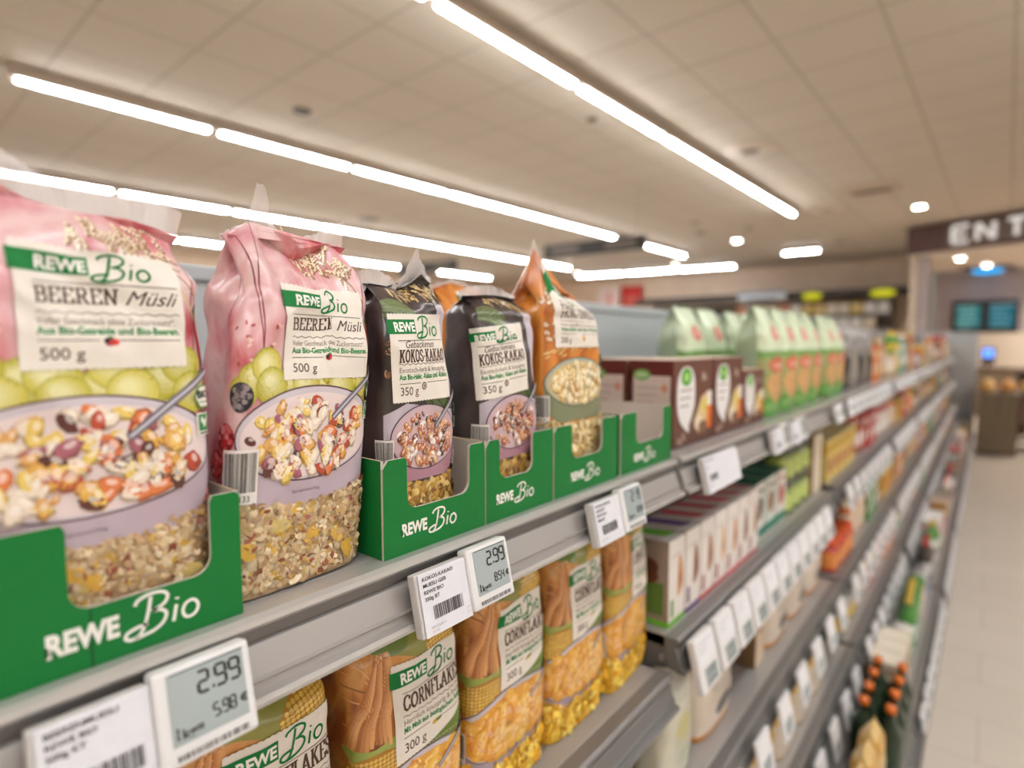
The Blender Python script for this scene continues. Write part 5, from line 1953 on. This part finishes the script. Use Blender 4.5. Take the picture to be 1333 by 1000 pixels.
BAYW = ['', '', 'third', 'fourth', 'fifth', 'sixth', 'seventh', 'last']
SHW = ['top shelf', 'second shelf', 'third shelf', 'fourth shelf', 'bottom shelf']
WARM = {'red', 'yellow', 'tan', 'orange', 'cream', 'brown', 'rust', 'dark', 'white', 'pink'}
fr = random.Random(99)
TALL = {}
for i in range(2, 8):
    for L_ in range(5):
        z, xf = LV[i][L_]
        y = YJ[i] + .03
        if i == 2 and L_ == 0:
            y = 3.25
        if i == 2 and L_ == 1:
            y = 2.80
        if i == 2 and L_ == 2:
            y = 2.64
        pool = [p for p, cmb in zip(PROTO, COMBOS) if (cmb[1] in WARM or fr.random() < .5)]
        fr.shuffle(pool)
        pi = 0
        while y < YJ[i + 1] - .11 and pi < len(pool):
            kind, desc, pr, pitch, dep = pool[pi]
            pi += 1
            if L_ == 3 and (kind in ('bottle', 'pouch') or proto_height(pr) > .13):
                continue
            if L_ == 0:
                s_ = fr.uniform(1.15, 1.75)
                TALL[(i, L_, pi)] = (1, 1, s_)
            nf = fr.choice([2, 3, 3, 4])
            grp = desc + 's on the %s of the %s bay' % (SHW[L_], BAYW[i])
            art_ = 'an ' if desc[0] in 'aeiou' else ''
            lab = '%s, %s of the %s bay' % (desc, SHW[L_], BAYW[i])
            for _ in range(nf if L_ else nf):
                if y > YJ[i + 1] - .09:
                    break
                place(pr, (xf - .022 - dep / 2 - fr.uniform(0, .012), y + pitch / 2, z + .0012), 0 if kind == 'box' else fr.uniform(-.1, .1), lab, grp, TALL.get((i, L_, pi), (1, 1, 1)))
                y += pitch
            y += fr.uniform(.0, .012)
        # flag labels along the rail
        nl = 8 if i < 5 else 6
        for q in range(nl):
            yy = YJ[i] + .10 + q * (1.16 / nl)
            if i == 7 and yy > YJ[8] - .06:
                continue
            tall = L_ in (1, 2, 3)
            flag('t' if tall else 'w', (xf + (.036 if tall else .030), yy, z - .006), 'white shelf label, %s along the %s rail of the %s bay' % (ORD[q], SHW[L_].replace(' shelf', '-shelf'), BAYW[i]), 'white shelf labels of the far bays')
for L_, w in ((2, 'third'), (3, 'fourth'), (4, 'bottom')):
    z, xf = LV[1][L_]
    for q in range(7 if L_ != 4 else 6):
        yy = 1.06 + q * .165
        flag('t' if L_ != 4 else 'w', (xf + (.036 if L_ != 4 else .030), yy, z - .006), 'white shelf label, %s along the %s rail under the white snack boxes' % (ORD[q], w), 'white shelf labels on the lower rails')
for q in range(4):
    flag('w', (.030, 1.70 + q * .13, Z1 - .008), 'white shelf label, %s under the front cookie pouches' % ORD[q], 'labels under the cookie pouches') if q in (3,) else None

# ------------------------------------------------------------------ the far wall of the hall
wu = thing('wall_shelving', 'long dark refrigerated wall cabinet along the far wall', 'wall cabinet', (0, 0, 0), 0)
mb = MB(['plain'])
mb.box((-4.6, 16.45, 1.25), (6.4, .10, 2.4), C('#6a5646'))
mb.build('back_panel', wu)
mb = MB(['plain'])
mb.box((-4.2, 15.95, 2.60), (7.0, .9, .16), C('#2c211c'), bev=.02)
mb.build('canopy', wu)
for z in (.95, 1.35, 1.75, 2.12):
    mb = MB(['bright_lip'])
    mb.box((-4.6, 16.15, z), (6.4, .5, .03), bev=.004)
    mb.build('shelf', wu)
mb = MB(['plain'])
mb.box((-4.6, 16.0, .4), (6.4, .8, .78), C('#8b8078'), bev=.02)
mb.build('plinth', wu)
far = random.Random(5)
PK = {}
for cn in ('cream', 'pink', 'white', 'orange', 'green', 'yellow', 'red', 'blue', 'tan', 'brown'):
    mb = MB(['printed_card'])
    mb.box((0, 0, .13), (.24, .16, .26), C(PAL[cn]), bev=.012)
    mb.box((0, -.081, .15), (.15, .004, .1), mixc(C(PAL[cn]), (1, 1, 1, 1), .5))
    PK[cn] = tag(mb.build('chilled_pack', None, (0, 0, -30)), 'x', 'food pack')
for zi, z in enumerate((1.366, 1.766, 2.136)):
    x = -4.8
    while x < -1.6:
        cn = far.choice(['cream', 'pink', 'white', 'orange', 'cream', 'white', 'yellow', 'red', 'tan', 'brown', 'green', 'blue'])
        for _ in range(far.choice([1, 2])):
            place(PK[cn], (x, 16.0, z), 0, '%s pack on the %s of the cabinet along the far wall' % (cn, ['lower shelf', 'middle shelf', 'highest shelf'][zi]), '%s packs on the %s of the far cabinet' % (cn, ['lower shelf', 'middle shelf', 'highest shelf'][zi]))
            x += .27


def oval_sign(x, y, z, rx, rz_, lab):
    t = thing('oval_sign', lab, 'sign', (x, y, z), 0, 'yellow oval signs')
    mb = MB(['plain'])
    mb.add([(rx * 1.08 * math.cos(q), .03 if k else -.0, rz_ * 1.12 * math.sin(q)) for k in (0, 1) for q in np.linspace(0, 2 * math.pi, 28, endpoint=False)],
           [tuple(range(28)), tuple(range(55, 27, -1))] + [(j, 28 + j, 28 + (j + 1) % 28, (j + 1) % 28) for j in range(28)], C('#3f3a1c'))
    mb.build('board', t)
    mb = MB(['sign_yellow'])
    mb.add([(rx * math.cos(q), -.004, rz_ * math.sin(q)) for q in np.linspace(0, 2 * math.pi, 28, endpoint=False)], [tuple(range(28))], C('#d8d22e'))
    mb.build('lit_face', t)


oval_sign(-1.53, 15.46, 2.55, .25, .085, 'glowing yellow oval sign on the dark cabinet canopy, the one by the bakery')
oval_sign(-2.98, 15.46, 2.55, .22, .085, 'glowing yellow oval sign on the dark cabinet canopy beside the blue and white banner')
mb = MB(['printed_card'])
mb.box((-4.15, 15.488, 2.60), (1.15, .03, .20), C('#d5dade'), bev=.004)
mb.box((-4.15, 15.47, 2.69), (1.15, .01, .05), C('#3b6aa8'))
mb.box((-4.15, 15.47, 2.52), (.7, .01, .04), C('#4a4a50'))
tag(mb.build('banner'), 'white hanging banner with blue edge on the dark cabinet canopy', 'banner')
t = thing('wall_sign', 'red square sign beside a pale pink one on the far wall', 'sign', (-8.4, 16.62, 2.9))
mb = MB(['printed_card'])
mb.box((0, 0, 0), (.72, .03, .62), C('#c32a22'), bev=.004)
mb.build('red_board', t)
mb = MB(['printed_card'])
mb.box((0, -.02, -.12), (.45, .01, .22), C('#d4685c'))
mb.build('text_field', t)
t = thing('wall_poster', 'pale pink and white poster next to the red square sign', 'poster', (-9.25, 16.62, 2.85))
mb = MB(['printed_card'])
mb.box((0, 0, 0), (.8, .03, .75), C('#e8d5cc'), bev=.004)
mb.build('sheet', t)
mb = MB(['printed_card'])
mb.box((.05, -.02, -.05), (.2, .01, .5), C('#dd9a92'))
mb.build('printed_field', t)

# ------------------------------------------------------------------ the bakery corner
def screen(x, w, lab, seed):
    t = thing('menu_screen', lab, 'screen', (x, 15.70, 1.98), 0, 'menu screens')
    mb = MB(['glossy'])
    mb.box((0, .02, 0), (w, .06, .66), C('#0c0c0e'), bev=.005)
    mb.build('housing', t)
    r = random.Random(seed)
    mm = emit_mat('screen_%d' % seed, C(['#2f7f92', '#3f9096'][seed % 2]), .42)
    mb = MB([mm])
    mb.box((0, -.013, 0), (w * .74, .004, .47))
    mb.build('lit_panel', t)
    m2 = emit_mat('screen_text_%d' % seed, C(['#8cc4cc', '#a8d8c8'][seed % 2]), .45)
    mb = MB([m2])
    for k in range(5):
        mb.box((-w * .05 + r.uniform(-.03, .03), -.017, .2 - k * .1), (w * r.uniform(.4, .7), .003, .03))
    mb.build('text_rows', t)


screen(.005, .54, 'black menu screen with blue picture on the bakery wall, next to the shelving end', 1)
screen(.545, .54, 'black menu screen with turquoise rows on the bakery wall, farther from the shelving', 2)
t = thing('soffit_lamp', 'round dark lamp ring with a blue glowing centre under the bakery soffit', 'ceiling lamp', (.28, 15.3, 2.955))
mb = MB(['plain'])
mb.lathe([(.42, 0), (.42, -.05), (.30, -.06), (.26, -.02), (.26, 0)], 28, col=C('#7d7470'), caps=False)
mb.build('ring', t)
mb = MB(['blue_light'])
mb.lathe([(.25, -.04), (.24, -.10), (.12, -.12)], 28, col=C('#13a9f2'))
mb.build('lit_dome', t)
mb = MB(['wall_cream'])
mb.box((1.6, 15.74, 1.28), (2.9, .06, .72), bev=.004)
tag(mb.build('back_panel_board'), 'cream panel on the bakery wall under the menu screens', 'wall panel')
t = thing('till_screen', 'small till screen glowing blue behind the bakery counter', 'screen', (.37, 14.6, 1.05))
mb = MB(['plastic'])
mb.box((0, 0, .12), (.22, .04, .34), C('#4a3a34'), bev=.006)
mb.build('housing', t)
mm = emit_mat('till_blue', C('#5f8ff0'), 1.6)
mb = MB([mm])
mb.box((0, -.022, .18), (.17, .004, .17))
mb.build('lit_panel', t)
mb = MB(['plastic'])
mb.tube([(0, .0, -.05), (0, 0, -.12)], .02, 8, C('#3a3430'))
mb.build('stand', t)
t = thing('till_desk', 'dark brown till desk under the blue glowing screen', 'desk', (.55, 14.7, 0))
mb = MB(['wood'])
mb.box((0, 0, .44), (1.1, .5, .88), bev=.01)
mb.build('cabinet', t)
mb = MB(['plain'])
mb.box((0, 0, .905), (1.16, .56, .05), C('#5b4334'), bev=.006)
mb.build('desk_top', t)
t = thing('bakery_counter', 'brown wooden counter block at the end of the shelving aisle', 'counter', (.505, 9.85, 0))
mb = MB(['wood'])
mb.box((0, 0, .41), (.40, .6, .76), bev=.006)
mb.build('body', t)
mb = MB(['plain'])
mb.box((.01, .03, .015), (.36, .5, .03), C('#4a3a2c'))
mb.build('plinth', t)
mb = MB(['plain'])
mb.box((0, 0, .80), (.44, .64, .025), C('#8a7f74'), bev=.004)
mb.build('counter_top', t)
t = thing('bakery_counter', 'low bakery counter with reddish brown front and pale base', 'counter', (1.64, 10.4, 0))
mb = MB(['plain'])
mb.box((0, 0, .56), (1.7, .7, .44), C('#8a5b4a'), bev=.01)
mb.build('front_panel', t)
mb = MB(['plain'])
mb.box((0, .05, .17), (1.6, .55, .34), C('#d9cbb8'), bev=.01)
mb.build('base', t)
mb = MB(['plain'])
mb.box((0, 0, .795), (1.74, .74, .03), C('#8a7f74'), bev=.005)
mb.build('counter_top', t)


def bread(name, cat, r1, r2, r3, col, loc, lab, rz=0.0):
    mb = MB(['flake'])
    u, v = np.meshgrid(np.linspace(0, 2 * math.pi, 16, endpoint=False), np.linspace(-math.pi / 2, math.pi / 2, 9))
    P = np.stack([r1 * np.cos(v) * np.cos(u), r2 * np.cos(v) * np.sin(u), np.maximum(r3 * np.sin(v), -r3 * .45) + r3 * .45], -1)
    mb.grid(P, col, 0, wrap=True)
    o = mb.build(name, None, loc)
    o.rotation_euler = (0, 0, rz)
    return tag(o, lab, cat, 'breads on the counters')


BC = ['#d9a860', '#c98f4a', '#e0bd84', '#d2a066', '#dfb57a', '#c79a5c', '#e3c58e']
for k, (x, y, z) in enumerate(((.39, 9.69, .8126), (.60, 9.70, .8126), (.40, 9.98, .8126), (.60, 10.0, .8126))):
    bread('bread_loaf', 'bread', .080, .12, .10, C(BC[k]), (x, y, z), 'golden bread loaf on the wooden counter block, %s' % ['outer corner by the aisle', 'second in front', 'behind the first loaf', 'behind the second loaf'][k], .05 * k)
for k in range(6):
    bread('bread_roll', 'bread', .10, .10, .085, C(BC[k % 7]), (.82 + k * .23, 10.25, .8106), 'golden bread roll on the reddish counter, %s from the wooden block' % ORD[k])
t = thing('bread_shelf', 'dark display shelf above the breads behind the reddish counter', 'display shelf', (1.5, 11.4, 0))
mb = MB(['plain'])
mb.box((0, 0, 1.02), (1.6, .5, .03), C('#5a4438'))
mb.build('board', t)
for q in (-.75, .75):
    mb = MB(['plain'])
    mb.box((q, 0, .5), (.05, .46, 1.0), C('#4a3830'))
    mb.build('side_panel', t)
mb = MB(['plain'])
mb.box((0, .22, .52), (1.5, .02, .98), C('#6a4434'))
mb.build('back_panel', t)

# extra downlights with warm beams, added out of view to brighten the bakery
for (x, y) in ((1.6, 13.2), (3.2, 13.2), (1.6, 14.8), (3.2, 14.8), (1.3, 11.0), (2.4, 10.6)):
    zz = 2.955 if y > 12.4 else CEIL
    o = place(sp, (x, y, zz), 0, 'added round fill downlight over the bakery, %.1f metres past the shelving end' % (math.hypot(x, y - 9.9)), 'round downlights')
    ld = bpy.data.lights.new('added_fill_beam', 'SPOT')
    ld.energy = 130
    ld.color = (1.0, .90, .78)
    ld.spot_size = 2.3
    ld.spot_blend = .6
    ld.shadow_soft_size = .08
    lo = bpy.data.objects.new('added_fill_beam', ld)
    COL.objects.link(lo)
    lo.location = (0, 0, -.04)
    lo.parent = o

for o in list(bpy.data.objects):
    if 'placed' in o:
        del o['placed']
# anything that was prepared but never used does not stay in the scene
for o in list(bpy.data.objects):
    if o.parent is None and o.location.z < -10:
        for ch in list(o.children):
            bpy.data.objects.remove(ch)
        bpy.data.objects.remove(o)
